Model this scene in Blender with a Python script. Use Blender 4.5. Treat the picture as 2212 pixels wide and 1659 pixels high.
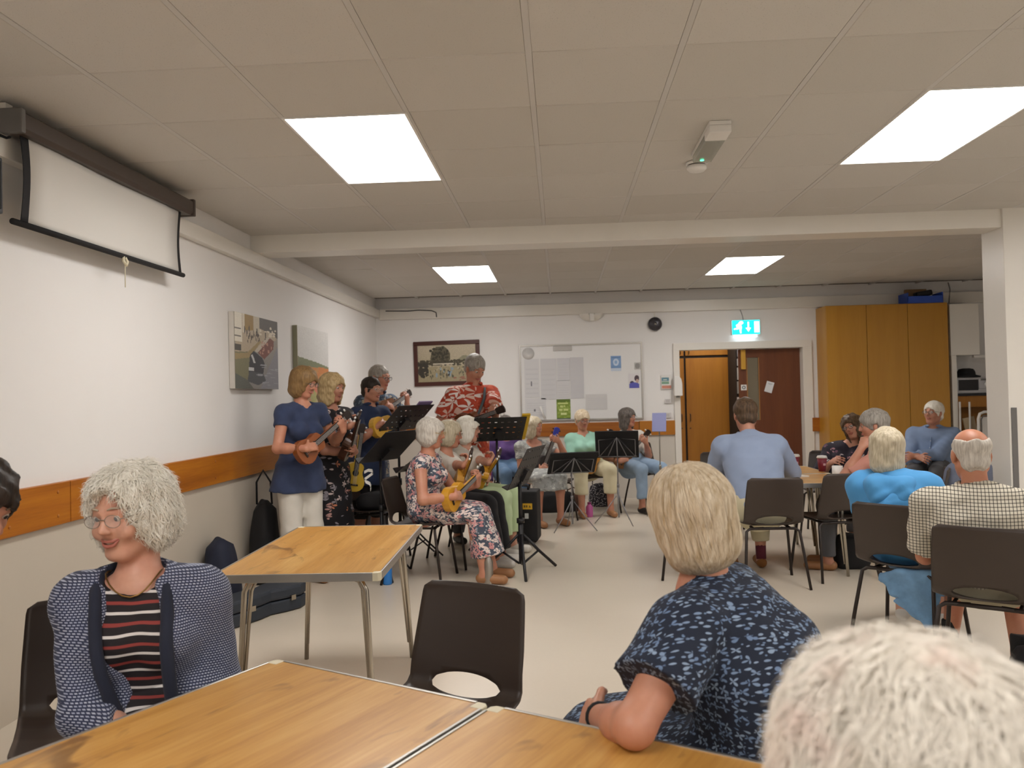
import bpy, bmesh, math, random
import numpy as np
from mathutils import Vector, Matrix
random.seed(7); np.random.seed(7)
for _o in list(bpy.data.objects): bpy.data.objects.remove(_o)
SC = bpy.context.scene; COL = SC.collection

# ------------------------------------------------------------------ camera
FPX, YAW, PITCH, ROLL, CH = 1745.97, -0.0582607, 0.0148149, -0.0237591, 1.40
def _axes():
    cy, sy, cp, sp, cr, sr = math.cos(YAW), math.sin(YAW), math.cos(PITCH), math.sin(PITCH), math.cos(ROLL), math.sin(ROLL)
    f = Vector((sy*cp, cy*cp, sp)); r = Vector((cy, -sy, 0)); u = r.cross(f)
    return r*cr + u*sr, u*cr - r*sr, f
RX, UX, FX = _axes()
cam_d = bpy.data.cameras.new('camera'); cam = bpy.data.objects.new('camera', cam_d); COL.objects.link(cam)
cam_d.sensor_width = 36; cam_d.lens = FPX/2212*36; cam_d.clip_start = .02; cam_d.clip_end = 100
cam.matrix_world = Matrix(((RX.x, UX.x, -FX.x, 0), (RX.y, UX.y, -FX.y, 0), (RX.z, UX.z, -FX.z, CH), (0, 0, 0, 1)))
cam_d.dof.use_dof = True; cam_d.dof.focus_distance = 3.6; cam_d.dof.aperture_fstop = 4.8
SC.camera = cam
# ------------------------------------------------------------------ world and exposure
wld = bpy.data.worlds.new('world'); SC.world = wld; wld.use_nodes = True
wld.node_tree.nodes['Background'].inputs[0].default_value = (.9, .95, 1, 1)
wld.node_tree.nodes['Background'].inputs[1].default_value = .15
SC.view_settings.view_transform = 'Standard'; SC.view_settings.look = 'None'
SC.view_settings.gamma = 1; SC.view_settings.use_curve_mapping = False
SC.view_settings.exposure = 1.25
LAMP = 7.0            # radiance of the ceiling light panels

# ------------------------------------------------------------------ measuring helpers
def ray(x, y): return FX + RX*((x-1106)/FPX) - UX*((y-829.5)/FPX)
def at(x, y, Y): d = ray(x, y); return d*(Y/d.y) + Vector((0, 0, CH))
def atz(x, y, z): d = ray(x, y); return d*((z-CH)/d.z) + Vector((0, 0, CH))
def atx(x, y, X): d = ray(x, y); return d*(X/d.x) + Vector((0, 0, CH))
V = Vector
def lin(c):
    if isinstance(c, str):
        c = c.lstrip('#'); c = [int(c[i:i+2], 16)/255 for i in (0, 2, 4)]
        c = [x/12.92 if x <= .04045 else ((x+.055)/1.055)**2.4 for x in c]
    return (c[0], c[1], c[2], 1)

# ------------------------------------------------------------------ materials
MATS = {}
class NT:
    def __init__(s, name):
        s.m = bpy.data.materials.new(name); s.m.use_nodes = True; s.t = s.m.node_tree; s.b = s.t.nodes['Principled BSDF']
    def n(s, ty, **kw):
        nd = s.t.nodes.new(ty)
        for k, v in kw.items(): setattr(nd, k, v)
        return nd
    def put(s, sock, v):
        if isinstance(v, bpy.types.NodeSocket): s.t.links.new(v, sock)
        elif v is not None:
            sock.default_value = v
    def math(s, op, a, b=None, c=None):
        nd = s.n('ShaderNodeMath', operation=op)
        for i, v in enumerate((a, b, c)): s.put(nd.inputs[i], v)
        return nd.outputs[0]
    def vmath(s, op, a, b=None):
        nd = s.n('ShaderNodeVectorMath', operation=op)
        s.put(nd.inputs[0], a); s.put(nd.inputs[1], b)
        return nd.outputs['Value'] if op in ('LENGTH', 'DOT_PRODUCT') else nd.outputs[0]
    def co(s, sc=(1, 1, 1), rot=(0, 0, 0), loc=(0, 0, 0), kind='Object'):
        tc = s.n('ShaderNodeTexCoord'); mp = s.n('ShaderNodeMapping')
        s.t.links.new(tc.outputs[kind], mp.inputs[0])
        mp.inputs['Scale'].default_value = sc; mp.inputs['Rotation'].default_value = rot; mp.inputs['Location'].default_value = loc
        return mp.outputs[0]
    def noise(s, vec, scale, detail=3, rough=.55, dist=0):
        nd = s.n('ShaderNodeTexNoise'); s.put(nd.inputs['Vector'], vec)
        nd.inputs['Scale'].default_value = scale; nd.inputs['Detail'].default_value = detail
        nd.inputs['Roughness'].default_value = rough; nd.inputs['Distortion'].default_value = dist
        return nd.outputs[0]
    def mix(s, f, a, b):
        nd = s.n('ShaderNodeMix', data_type='RGBA'); s.put(nd.inputs[0], f)
        for i, v in ((6, a), (7, b)): s.put(nd.inputs[i], lin(v) if isinstance(v, (str, tuple, list)) else v)
        return nd.outputs[2]
    def ramp(s, f, stops, mode='LINEAR'):
        nd = s.n('ShaderNodeValToRGB'); s.put(nd.inputs[0], f); cr = nd.color_ramp; cr.interpolation = mode
        while len(cr.elements) < len(stops): cr.elements.new(.5)
        for e, (p, c) in zip(cr.elements, stops): e.position = p; e.color = lin(c)
        return nd.outputs[0]
    def sep(s, vec):
        nd = s.n('ShaderNodeSeparateXYZ'); s.put(nd.inputs[0], vec); return nd.outputs
    def bump(s, h, strength=.3, dist=.01):
        nd = s.n('ShaderNodeBump'); s.put(nd.inputs['Height'], h); nd.inputs['Strength'].default_value = strength
        nd.inputs['Distance'].default_value = dist; s.t.links.new(nd.outputs[0], s.b.inputs['Normal'])
    def out(s, col=None, rough=.6, metal=0, spec=None, sub=None, sheen=None):
        if col is not None: s.put(s.b.inputs['Base Color'], lin(col) if isinstance(col, (str, tuple, list)) else col)
        s.put(s.b.inputs['Roughness'], rough); s.b.inputs['Metallic'].default_value = metal
        if spec is not None: s.b.inputs['Specular IOR Level'].default_value = spec
        if sub:
            s.b.inputs['Subsurface Weight'].default_value = sub; s.b.inputs['Subsurface Radius'].default_value = (.012, .004, .002)
            s.b.inputs['Subsurface Scale'].default_value = 1
        if sheen: s.b.inputs['Sheen Weight'].default_value = sheen
        MATS[s.m.name] = s.m
        return s.m
def plain(name, col, rough=.6, metal=0, var=.10, nscale=6, bump=0, bscale=60, spec=None, sheen=None):
    """a plain surface with slight tonal variation and fine relief"""
    if name in MATS: return MATS[name]
    t = NT(name); c = t.co(); c0 = lin(col)
    nz = t.noise(c, nscale, 4)
    d = tuple(x*(1-var) for x in c0[:3]); l = tuple(min(1, x*(1+var)) for x in c0[:3])
    t.out(t.mix(nz, d, l), rough, metal, spec, sheen=sheen)
    if bump: t.bump(t.noise(c, bscale, 3), bump, .004)
    return t.m
def wood(name, c1, c2, c3, axis='Y', scale=1, rough=.4, knots=True, seams=0):
    """straight-grained timber or laminate, grain along one axis"""
    t = NT(name)
    st = {'X': (.6, 9, 9), 'Y': (9, .6, 9), 'Z': (9, 9, .6)}[axis]
    c = t.co(tuple(x*scale for x in st)); n1 = t.noise(c, 1.2, 5, .6, .6)
    c2v = t.co(tuple(x*scale*5 for x in st)); n2 = t.noise(c2v, 2, 3, .6)
    f = t.math('ADD', t.math('MULTIPLY', n1, .75), t.math('MULTIPLY', n2, .3))
    col = t.ramp(f, [(.3, c1), (.52, c2), (.72, c3)])
    if knots:
        st2 = {'X': (2.0, 7, 7), 'Y': (7, 2.0, 7), 'Z': (7, 7, 2.0)}[axis]
        k = t.noise(t.co(tuple(x*scale for x in st2), loc=(3.1, 1.7, 0)), 1.3, 3, .6, 1.2)
        col = t.mix(t.math('MULTIPLY', t.math('SMOOTH_MIN', t.math('MAXIMUM', t.math('MULTIPLY', t.math('SUBTRACT', k, .60), 8), 0), 1, .1), .65), col, '#5d3814')
    t.out(col, rough); t.bump(n2, .05, .002)
    return t.m
def emit(name, col, strength):
    t = NT(name); t.out(col, .5); t.b.inputs['Emission Color'].default_value = lin(col); t.b.inputs['Emission Strength'].default_value = strength
    return t.m
def vcol(name, rough=.5, emis=0):
    """flat print: colours stored on the sheet itself"""
    if name in MATS: return MATS[name]
    t = NT(name); a = t.n('ShaderNodeAttribute', attribute_name='print'); t.out(a.outputs[0], rough)
    if emis:
        t.t.links.new(a.outputs[0], t.b.inputs['Emission Color']); t.b.inputs['Emission Strength'].default_value = emis
    return t.m

# ------------------------------------------------------------------ mesh helpers
def raw(name, vs, fs, mat=None, parent=None, smooth=False):
    me = bpy.data.meshes.new(name)
    me.from_pydata([tuple(v) for v in vs], [], fs); me.update()
    if smooth: me.polygons.foreach_set('use_smooth', [True]*len(me.polygons))
    return link(name, me, mat, parent)
def link(name, me, mat=None, parent=None):
    o = bpy.data.objects.new(name, me); COL.objects.link(o)
    if mat is not None and me is not None and not me.materials: me.materials.append(mat)
    if parent is not None: o.parent = parent
    return o
def empty(name, loc=(0, 0, 0), rz=0):
    o = bpy.data.objects.new(name, None); COL.objects.link(o); o.location = loc; o.rotation_euler = (0, 0, rz); o.empty_display_size = .1
    return o
def tag(o, label, cat, group=None):
    o['label'] = label; o['category'] = cat
    if group: o['group'] = group
    return o
def struct(o): o['kind'] = 'structure'; return o
class MB:
    def __init__(s): s.v = []; s.f = []; s.sm = []
    def add(s, vs, fs, smooth=False):
        k = len(s.v); s.v += [tuple(v) for v in vs]; s.f += [tuple(i+k for i in f) for f in fs]; s.sm += [smooth]*len(fs); return s
    def box(s, lo, hi, M=None):
        x0, y0, z0 = lo; x1, y1, z1 = hi
        vs = [V((x, y, z)) for z in (z0, z1) for y in (y0, y1) for x in (x0, x1)]
        if M is not None: vs = [M @ v for v in vs]
        return s.add(vs, [(0, 2, 3, 1), (4, 5, 7, 6), (0, 1, 5, 4), (2, 6, 7, 3), (0, 4, 6, 2), (1, 3, 7, 5)])
    def tube(s, pts, r, n=8, cap=True, closed=False):
        pts = [V(p) for p in pts]; m = len(pts); rs = r if isinstance(r, (list, tuple)) else [r]*m
        vs = []; up = None
        for i, p in enumerate(pts):
            if closed: t = pts[(i+1) % m]-pts[i-1]
            else: t = pts[min(i+1, m-1)]-pts[max(i-1, 0)]
            t = t.normalized() if t.length > 1e-9 else V((0, 0, 1))
            if up is None: up = V((0, 0, 1)) if abs(t.z) < .9 else V((1, 0, 0))
            a = up.cross(t)
            if a.length < 1e-6: a = V((1, 0, 0)).cross(t)
            a.normalize(); b = t.cross(a); up = b
            vs += [p+(a*math.cos(2*math.pi*k/n)+b*math.sin(2*math.pi*k/n))*rs[i] for k in range(n)]
        fs = []
        for i in range(m if closed else m-1):
            j = (i+1) % m
            fs += [(i*n+k, i*n+(k+1) % n, j*n+(k+1) % n, j*n+k) for k in range(n)]
        if cap and not closed: fs += [tuple(range(n-1, -1, -1)), tuple((m-1)*n+k for k in range(n))]
        return s.add(vs, fs, True)
    def lathe(s, prof, n=24, M=None):
        vs = []; fs = []
        for r, z in prof: vs += [V((r*math.cos(2*math.pi*k/n), r*math.sin(2*math.pi*k/n), z)) for k in range(n)]
        for i in range(len(prof)-1): fs += [(i*n+k, i*n+(k+1) % n, (i+1)*n+(k+1) % n, (i+1)*n+k) for k in range(n)]
        fs += [tuple(range(n-1, -1, -1)), tuple((len(prof)-1)*n+k for k in range(n))]
        if M is not None: vs = [M @ v for v in vs]
        return s.add(vs, fs, True)
    def prism(s, out, z0, z1, M=None):
        n = len(out); vs = [V((x, y, z)) for z in (z0, z1) for x, y in out]
        if M is not None: vs = [M @ v for v in vs]
        return s.add(vs, [tuple(range(n-1, -1, -1)), tuple(range(n, 2*n))]+[(k, (k+1) % n, n+(k+1) % n, n+k) for k in range(n)])
    def ball(s, c, r, n=10, M=None):
        r = (r, r, r) if not isinstance(r, (tuple, list)) else r
        vs = []; fs = []; c = V(c)
        for i in range(1, n):
            th = math.pi*i/n
            for k in range(2*n):
                ph = math.pi*k/n; vs.append(V((r[0]*math.sin(th)*math.cos(ph), r[1]*math.sin(th)*math.sin(ph), r[2]*math.cos(th))))
        vs += [V((0, 0, r[2])), V((0, 0, -r[2]))]; m = 2*n
        for i in range(n-2): fs += [(i*m+k, (i+1)*m+k, (i+1)*m+(k+1) % m, i*m+(k+1) % m) for k in range(m)]
        t = len(vs)-2
        fs += [(t, k, (k+1) % m) for k in range(m)]+[(t+1, (n-2)*m+(k+1) % m, (n-2)*m+k) for k in range(m)]
        vs = [(M @ v if M is not None else v)+c for v in vs]
        return s.add(vs, fs, True)
    def build(s, name, mat, parent=None, bevel=0, loc=None, rot=None):
        me = bpy.data.meshes.new(name); me.from_pydata(s.v, [], s.f); me.update()
        me.polygons.foreach_set('use_smooth', s.sm)
        if bevel:
            bm = bmesh.new(); bm.from_mesh(me)
            es = [e for e in bm.edges if len(e.link_faces) == 2 and e.calc_face_angle(0) > .6]
            bmesh.ops.bevel(bm, geom=es, offset=bevel, segments=2, affect='EDGES', profile=.6)
            bm.to_mesh(me); bm.free(); me.update()
        o = link(name, me, mat, parent)
        if loc is not None: o.location = loc
        if rot is not None: o.rotation_euler = rot
        return o
def obox(name, lo, hi, mat, parent=None, bevel=0): return MB().box(lo, hi).build(name, mat, parent, bevel)
def copytree(o, parent=None):
    c = o.copy(); COL.objects.link(c); c.parent = parent
    for ch in list(o.children): copytree(ch, c)
    return c
def inpoly(px, py, poly):
    r = np.zeros(px.shape, bool); n = len(poly); j = n-1
    for i in range(n):
        xi, yi = poly[i]; xj, yj = poly[j]
        r ^= ((yi > py) != (yj > py)) & (px < (xj-xi)*(py-yi)/((yj-yi) or 1e-9)+xi); j = i
    return r
def printed(name, w, h, nx, ny, base, shapes, mat, parent=None, thick=.004, M=None, jit=.0, seed=0):
    """a flat printed sheet of real size w x h (local x right, z up, facing -y), picture made of coloured shapes in 0..1 coordinates"""
    rng = np.random.RandomState(seed)
    xs = (np.arange(nx)+.5)/nx; zs = (np.arange(ny)+.5)/ny; PX, PZ = np.meshgrid(xs, zs)
    img = np.empty((ny, nx, 3)); img[:] = lin(base)[:3]
    for sh in shapes:
        kind, col = sh[0], np.array(lin(sh[1])[:3])
        if kind == 'r': x0, z0, x1, z1 = sh[2]; m = (PX >= x0) & (PX <= x1) & (PZ >= z0) & (PZ <= z1)
        elif kind == 'p': m = inpoly(PX, PZ, sh[2])
        elif kind == 'c': cx, cz, rx, rz = sh[2]; m = ((PX-cx)/rx)**2+((PZ-cz)/rz)**2 <= 1
        elif kind == 'g':      # vertical blend between two heights
            z0, z1 = sh[2]; f = np.clip((PZ-z0)/(z1-z0), 0, 1)[..., None]; img = img*(1-f)+col*f; continue
        elif kind == 'd':      # dabs of paint
            x0, z0, x1, z1, n, sx, sz = sh[2]; m = np.zeros(PX.shape, bool)
            for _ in range(n):
                a, b = rng.uniform(x0, x1), rng.uniform(z0, z1); m |= ((PX-a)/(sx*rng.uniform(.4, 1)))**2+((PZ-b)/(sz*rng.uniform(.4, 1)))**2 < 1
        al = sh[3] if len(sh) > 3 else 1
        img[m] = img[m]*(1-al)+col*al
    if jit: img = np.clip(img*(1+rng.uniform(-jit, jit, (ny, nx, 1))), 0, 1)
    vs = [(w*(i/nx-.5), 0, h*(j/ny-.5)) for j in range(ny+1) for i in range(nx+1)]
    fs = [(j*(nx+1)+i, j*(nx+1)+i+1, (j+1)*(nx+1)+i+1, (j+1)*(nx+1)+i) for j in range(ny) for i in range(nx)]
    k = len(vs); a, b, c, d = 0, nx, ny*(nx+1)+nx, ny*(nx+1)
    vs += [(vs[i][0], thick, vs[i][2]) for i in (a, b, c, d)]
    fs += [(k+3, k+2, k+1, k), (a, k, k+1, b), (b, k+1, k+2, c), (c, k+2, k+3, d), (d, k+3, k, a)]
    me = bpy.data.meshes.new(name); me.from_pydata(vs, [], fs); me.update()
    at_ = me.attributes.new('print', 'FLOAT_COLOR', 'FACE')
    cols = np.ones((len(fs), 4), np.float32); cols[:nx*ny, :3] = img.reshape(-1, 3); cols[nx*ny:, :3] = img.reshape(-1, 3).mean(0)
    at_.data.foreach_set('color', cols.ravel())
    o = link(name, me, mat, parent)
    if M is not None: o.matrix_world = M
    return o
# ================================================================== the room
XL, XR, YN, YB, HC = -2.475, 6.4, -3.0, 10.9, 2.7508
m_wall = plain('wall_paint', '#ebe9e7', .75, var=.02, nscale=1.5, bump=.05, bscale=40)
m_low = plain('lower_wall_paint', '#c6bcad', .6, var=.05, nscale=1.5)
m_lowb = plain('lower_back_paint', '#cdc6bc', .6, var=.04, nscale=1.5)
m_trim = plain('white_gloss', '#e6e2da', .35, var=.02)
m_rail = wood('rail_timber', '#7d4312', '#a05c17', '#b8741f', 'X', .8, .38, knots=False)
m_raily = wood('rail_timber_side', '#8a4a10', '#ad6616', '#c07a20', 'Y', .8, .38, knots=False)
m_cab = wood('cupboard_veneer', '#b07a22', '#b8842a', '#bf8b30', 'Z', .5, .35, knots=False)
m_corr = wood('corridor_veneer', '#8f5a17', '#a0691d', '#ab7424', 'Z', .5, .45, knots=False)
m_mahog = wood('mahogany', '#5a2f17', '#67371c', '#714022', 'Z', .6, .4, knots=False)
m_black = plain('black_metal', '#17161a', .45, var=.1)
m_blackm = plain('black_matt', '#141316', .8, var=.2)
m_alu = plain('aluminium', '#b9b6b0', .35, .9, var=.05, nscale=20)
m_chrome = plain('chrome', '#b9b2a6', .22, 1, var=.05)
m_white = plain('white_plastic', '#e8e6e2', .4, var=.02)
m_cream = plain('cream_plastic', '#d9d0b4', .5, var=.04)
m_grey = plain('grey_plastic', '#6d6b69', .5, var=.06)
m_print = vcol('printed_sheet', .5)

t = NT('vinyl_floor'); c = t.co()
nz = t.noise(c, 1.1, 4); n2 = t.noise(c, 55, 2)
t.out(t.mix(t.math('ADD', t.math('MULTIPLY', nz, .7), t.math('MULTIPLY', n2, .3)), '#cdc1b0', '#dad0c0'), .3, spec=.45)
t.bump(t.noise(c, 25, 2), .02, .003); m_floor = t.m
struct(obox('floor', (XL-.1, YN, -.1), (XR, 14.2, 0), m_floor))
struct(obox('wall_left', (XL-.15, YN, 0), (XL, YB+.15, HC+.3), m_wall))
DX0, DX1, DH = 1.586, 3.237, 1.975
out = [(XL-.15, 0), (DX0, 0), (DX0, DH), (DX1, DH), (DX1, 0), (XR, 0), (XR, HC+.3), (XL-.15, HC+.3)]
Mback = Matrix(((1, 0, 0, 0), (0, 0, -1, YB+.15), (0, 1, 0, 0), (0, 0, 0, 1)))
struct(MB().prism(out, 0, .15, Mback).build('wall_back', m_wall))
struct(obox('wall_right', (XR, YN, 0), (XR+.15, YB+.15, HC+.3), m_wall))
struct(obox('wall_front', (XL-.15, YN-.15, 0), (XR+.15, YN, HC+.3), m_wall))
# painted dado below the rails (thin skirting paint layer with its own face)
struct(obox('baseboard_left', (XL, YN, 0), (XL+.006, YB, .83), m_low))
struct(obox('baseboard_back', (XL, YB-.006, 0), (DX0-.06, YB, .86), m_lowb))
# rails
def rail(name, lo, hi, m):
    o = struct(obox(name, lo, hi, m, bevel=.004)); return o
r1 = rail('trim_1', (XL, YN, .825), (XL+.03, 3.9, 1.03), m_raily)
r2 = rail('trim_2', (XL, 3.905, .825), (XL+.03, YB-.03, 1.03), m_raily)
for yy in (3.45, 3.8, 4.6, 5.6):
    for zz in (.87, .985):
        MB().ball((XL+.031, yy, zz), (.004, .008, .008), 6).build('screw', m_rail, r2 if yy > 3.9 else r1)
rail('trim_3', (XL+.03, YB-.03, .845), (1.05, YB, 1.02), m_rail)
rail('trim_4', (1.055, YB-.036, .835), (1.565, YB, 1.025), plain('rail_new', '#b06f1c', .35, var=.12, nscale=3))
rail('trim_5', (3.315, YB-.045, .84), (3.42, YB, 1.02), m_rail)
# boxed pipe ledges
struct(obox('trim_6', (XL, YN, 2.505), (XL+.06, YB, 2.61), m_trim, bevel=.006))
struct(obox('trim_7', (XL+.06, YB-.055, 2.475), (XR, YB, 2.62), m_trim, bevel=.006))
# beam and column
struct(obox('trim_8', (XL, 6.42, 2.61), (3.45, 6.68, HC+.02), m_trim, bevel=.004))
colm = struct(obox('trim_9', (3.43, 6.40, 0), (4.5, 6.72, HC+.02), m_trim, bevel=.004))
obox('corner_guard', (3.445, 6.392, .35), (3.485, 6.402, 1.22), m_grey, colm)
# ceiling: backing, tiles, runners
ceil = struct(obox('ceiling', (XL-.1, YN, HC+.02), (XR, YB+.1, HC+.1), plain('ceiling_void', '#6f675c', .9)))
t = NT('ceiling_tile'); c = t.co(); oi = t.n('ShaderNodeObjectInfo')
sp = t.noise(c, 160, 2)
base = t.mix(oi.outputs['Random'], '#d0ccc6', '#c8c4bd')
t.out(t.mix(t.math('GREATER_THAN', sp, .66), base, '#bab6b0'), .9); t.bump(t.noise(c, 140, 2), .15, .003); m_tile = t.m
GX, GY = -1.8889, 3.16497
def tile_mesh(w, d):
    b = MB().box((-w/2, -d/2, 0), (w/2, d/2, .018)); me = bpy.data.meshes.new('tile'); me.from_pydata(b.v, [], b.f); me.update()
    bm = bmesh.new(); bm.from_mesh(me); bmesh.ops.bevel(bm, geom=[e for e in bm.edges if e.verts[0].co.z < .001 and e.verts[1].co.z < .001], offset=.004, segments=1, affect='EDGES'); bm.to_mesh(me); bm.free()
    me.materials.append(m_tile); return me
T_FULL = tile_mesh(.578, .596)
lights = {(1, 1): 0, (1, 2): 0, (6, 1): 1, (6, 2): 1}
LP = [(-.99, 4.365), (2.01, 4.365), (-.99, 8.87), (2.01, 8.87), (-.99, .165), (2.01, .165), (4.71, 4.365), (4.71, .165), (.21, -1.92)]
def lit(x, y): return any(abs(x-a) < .35 and abs(y-b) < .7 for a, b in LP)
rng = random.Random(3)
rows = [GY+(j+.5)*.6 for j in range(-4, 6)]+[6.77+.6*j for j in range(7)]
for i in range(-1, 14):
    for y in rows:
        x = GX+(i+.5)*.6
        w = .578
        if x > XR-.2 or lit(x, y): continue
        if x < XL+.3: w = 2*(x+.289-XL-.004)/2
        if y < 1.4 and x > 3.6: continue
        me = T_FULL if w > .57 else tile_mesh(w, .596)
        o = link('tile', me, None, ceil)
        o.location = (x if w > .57 else XL+.004+w/2, y, HC+rng.uniform(0, .0025)); o.rotation_euler = (rng.uniform(-.003, .003), rng.uniform(-.002, .002), 0)
obox('tile_field', (3.5, YN, HC+.004), (XR, 1.3, HC+.019), m_tile, ceil)
m_run = plain('ceiling_runner', '#cbc8c4', .6, var=.03)
for i in range(0, 14): obox('runner', (GX+i*.6-.012, YN, HC+.001), (GX+i*.6+.012, YB, HC+.02), m_run, ceil)
# ceiling light panels
m_panel = emit('light_diffuser', '#fffbf7', LAMP)
lab = ['square light panel nearest the projection screen', 'large light panel at the top right of the ceiling', 'small light panel on the ceiling above the picture of the park', 'far light panel on the ceiling above the exit sign']
for k, (x, y) in enumerate(LP):
    e = empty('ceiling_light', (x, y, HC)); tag(e, ('bright recessed ' + lab[k]) if k < 4 else 'bright recessed ceiling panel out of the picture, %s' % ['behind the camera on the left', 'behind the camera on the right', 'right of the column', 'far right behind the camera', 'at the rear wall'][k-4], 'light', 'recessed ceiling lights')
    b = MB()
    for s in (-1, 1): b.box((s*.295-.006, -.6, -.004), (s*.295+.006, .6, .02)); b.box((-.289, s*.594-.006, -.004), (.289, s*.594+.006, .02))
    b.build('frame', m_white, e); obox('diffuser', (-.289, -.588, 0), (.289, .588, .012), m_panel, e)
# emergency light and smoke detector
e = empty('emergency_light', (.835, 4.34, HC)); tag(e, 'clear boxed emergency light fitting with green lamp on the ceiling', 'light fitting')
MB().box((-.055, -.27, -.02), (.055, .27, 0)).build('base', m_white, e, bevel=.004)
obox('end_cap', (-.055, -.27, -.06), (.055, -.13, -.02), m_white, e, .006)
t = NT('clear_cover'); t.out('#d8dcd4', .15); t.b.inputs['Transmission Weight'].default_value = .5; t.b.inputs['IOR'].default_value = 1.2; m_clear = t.m
obox('cover', (-.052, -.13, -.06), (.052, .26, -.02), m_clear, e, .006)
MB().ball((-.01, .2, -.064), (.012, .012, .004), 6).build('indicator', emit('green_led', '#55e0a0', 1.2), e)
e = empty('smoke_detector', (.84, 4.80, HC)); tag(e, 'round white smoke detector on the ceiling beside the emergency light', 'smoke detector')
MB().lathe([(.062, 0), (.062, -.014), (.056, -.016)], 24).build('base', m_white, e)
MB().lathe([(.05, -.014), (.05, -.026)], 24).build('vent_ring', m_grey, e)
MB().lathe([(.058, -.024), (.058, -.04), (.045, -.054), (.02, -.058), (.0, -.059)], 24).build('head', m_white, e)

# ------------------------------------------------------------------ doorway and corridor
fr = struct(empty('door_1', (0, 0, 0)))
obox('frame', (DX0-.06, YB-.04, 0), (DX0+.02, YB+.16, DH-.02), m_trim, fr, .004)
obox('frame', (DX1-.02, YB-.04, 0), (DX1+.1, YB+.16, DH-.02), m_trim, fr, .004)
obox('frame', (DX0-.06, YB-.04, DH-.02), (DX1+.1, YB+.16, DH+.075), m_trim, fr, .004)
x0 = at(1597, 850, 11.02).x
leaf = MB()
vx0, vx1, vz0, vz1 = at(1615, 850, 11).x, at(1640, 850, 11).x, 1.0, at(1630, 772, 11).z
leaf.box((x0, 11.0, .01), (vx0, 11.045, DH-.025)); leaf.box((vx1, 11.0, .01), (DX1-.022, 11.045, DH-.025))
leaf.box((vx0, 11.0, vz1), (vx1, 11.045, DH-.025)); leaf.box((vx0, 11.0, .01), (vx1, 11.045, vz0))
lf = leaf.build('door_leaf', m_mahog, fr)
t = NT('wired_glass'); t.out('#8f8570', .2, spec=.6); t.b.inputs['Transmission Weight'].default_value = .35; m_wglass = t.m
obox('pane', (vx0, 11.018, vz0), (vx1, 11.026, vz1), m_wglass, lf)
for a, b in ((vx0-.008, vx0+.004), (vx1-.004, vx1+.008)): obox('glazing_bead', (a, 10.994, vz0), (b, 11.0, vz1), plain('bead', '#9a6a35', .5), lf)
cz = at(1605, 800, 10.98); obox('door_closer', (at(1600, 760, 10.97).x, 10.955, at(1605, 798, 10.97).z), (at(1610, 760, 10.97).x, 11.0, DH-.03), plain('brass_plate', '#c99a3a', .4, .3), fr, .006)
p = at(1607, 837, 10.99); tag(printed('door_sign', .075, .075, 16, 16, '#e8e6e2', [('c', '#3a4a58', (.5, .5, .32, .32)), ('c', '#e8e6e2', (.5, .5, .16, .16))], m_print, M=Matrix.Translation((p.x, 10.995, p.z))), 'small square white sticker with a round blue mark on the door', 'sign')
p = at(1662, 836, 10.99); tag(printed('notice', .10, .145, 20, 28, '#dcdfe2', [('r', '#aeb4bb', (.2, .8, .8, .86)), ('r', '#aeb4bb', (.3, .7, .7, .74))], m_print, M=Matrix.Translation((p.x, 10.994, p.z)) @ Matrix.Rotation(math.radians(17), 4, 'Y')), 'white paper notice taped crooked on the mahogany door', 'notice')
# corridor behind
struct(obox('wall_corridor', (1.0, 13.4, 0), (5.2, 13.5, 2.6), m_wall))
struct(obox('wall_corridor_left', (.9, YB+.15, 0), (1.0, 13.5, 2.6), m_wall)); struct(obox('wall_corridor_right', (5.2, YB+.15, 0), (5.3, 13.5, 2.6), m_wall))
struct(obox('ceiling_corridor', (.9, YB+.15, 2.6), (5.3, 13.5, 2.65), m_wall))
e = empty('corridor_light', (2.6, 11.9, 2.6)); tag(e, 'ceiling light panel of the corridor out of view', 'light'); obox('diffuser', (-.6, -.3, -.03), (.6, .3, -.005), emit('corridor_lamp', '#fff6ea', 5.0), e); obox('frame', (-.62, -.32, -.02), (.62, .32, 0), m_white, e)
e = empty('corridor_cupboard', (0, 12.6, 0)); tag(e, 'tall brown veneer cupboard seen through the open doorway', 'cupboard')
cx0, cxm, cx1 = 1.45, at(1482, 900, 12.6).x, at(1577, 900, 12.6).x; zt = at(1530, 770, 12.6).z
m_dark = plain('dark_gap', '#1d120a', .8)
obox('carcass', (cx0, .02, 0), (cx1+.03, .6, 2.5), m_dark, e)
for a, b, hs in ((cx0, cxm-.015, 1), (cxm+.015, cx1, -1)):
    for z0_, z1_ in ((.06, zt-.02), (zt+.02, 2.48)):
        d = obox('door', (a, 0, z0_), (b, .02, z1_), m_corr, e, .002)
        hx = b-.05 if hs > 0 else a+.05; hz = 1.0 if z0_ < 1 else zt+.1
        MB().tube([(hx, -.0, hz-.06), (hx, -.03, hz-.045), (hx, -.03, hz+.045), (hx, 0, hz+.06)], .006, 6).build('handle', m_black, d)
        if z0_ < 1: MB().ball((hx, -.005, hz-.16), .009, 6).build('lock', m_black, d)
xw = at(1590, 800, 12.0).x
struct(obox('wall_notices', (xw, 12.0, 0), (xw+.25, 12.56, 2.6), m_dark))
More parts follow.
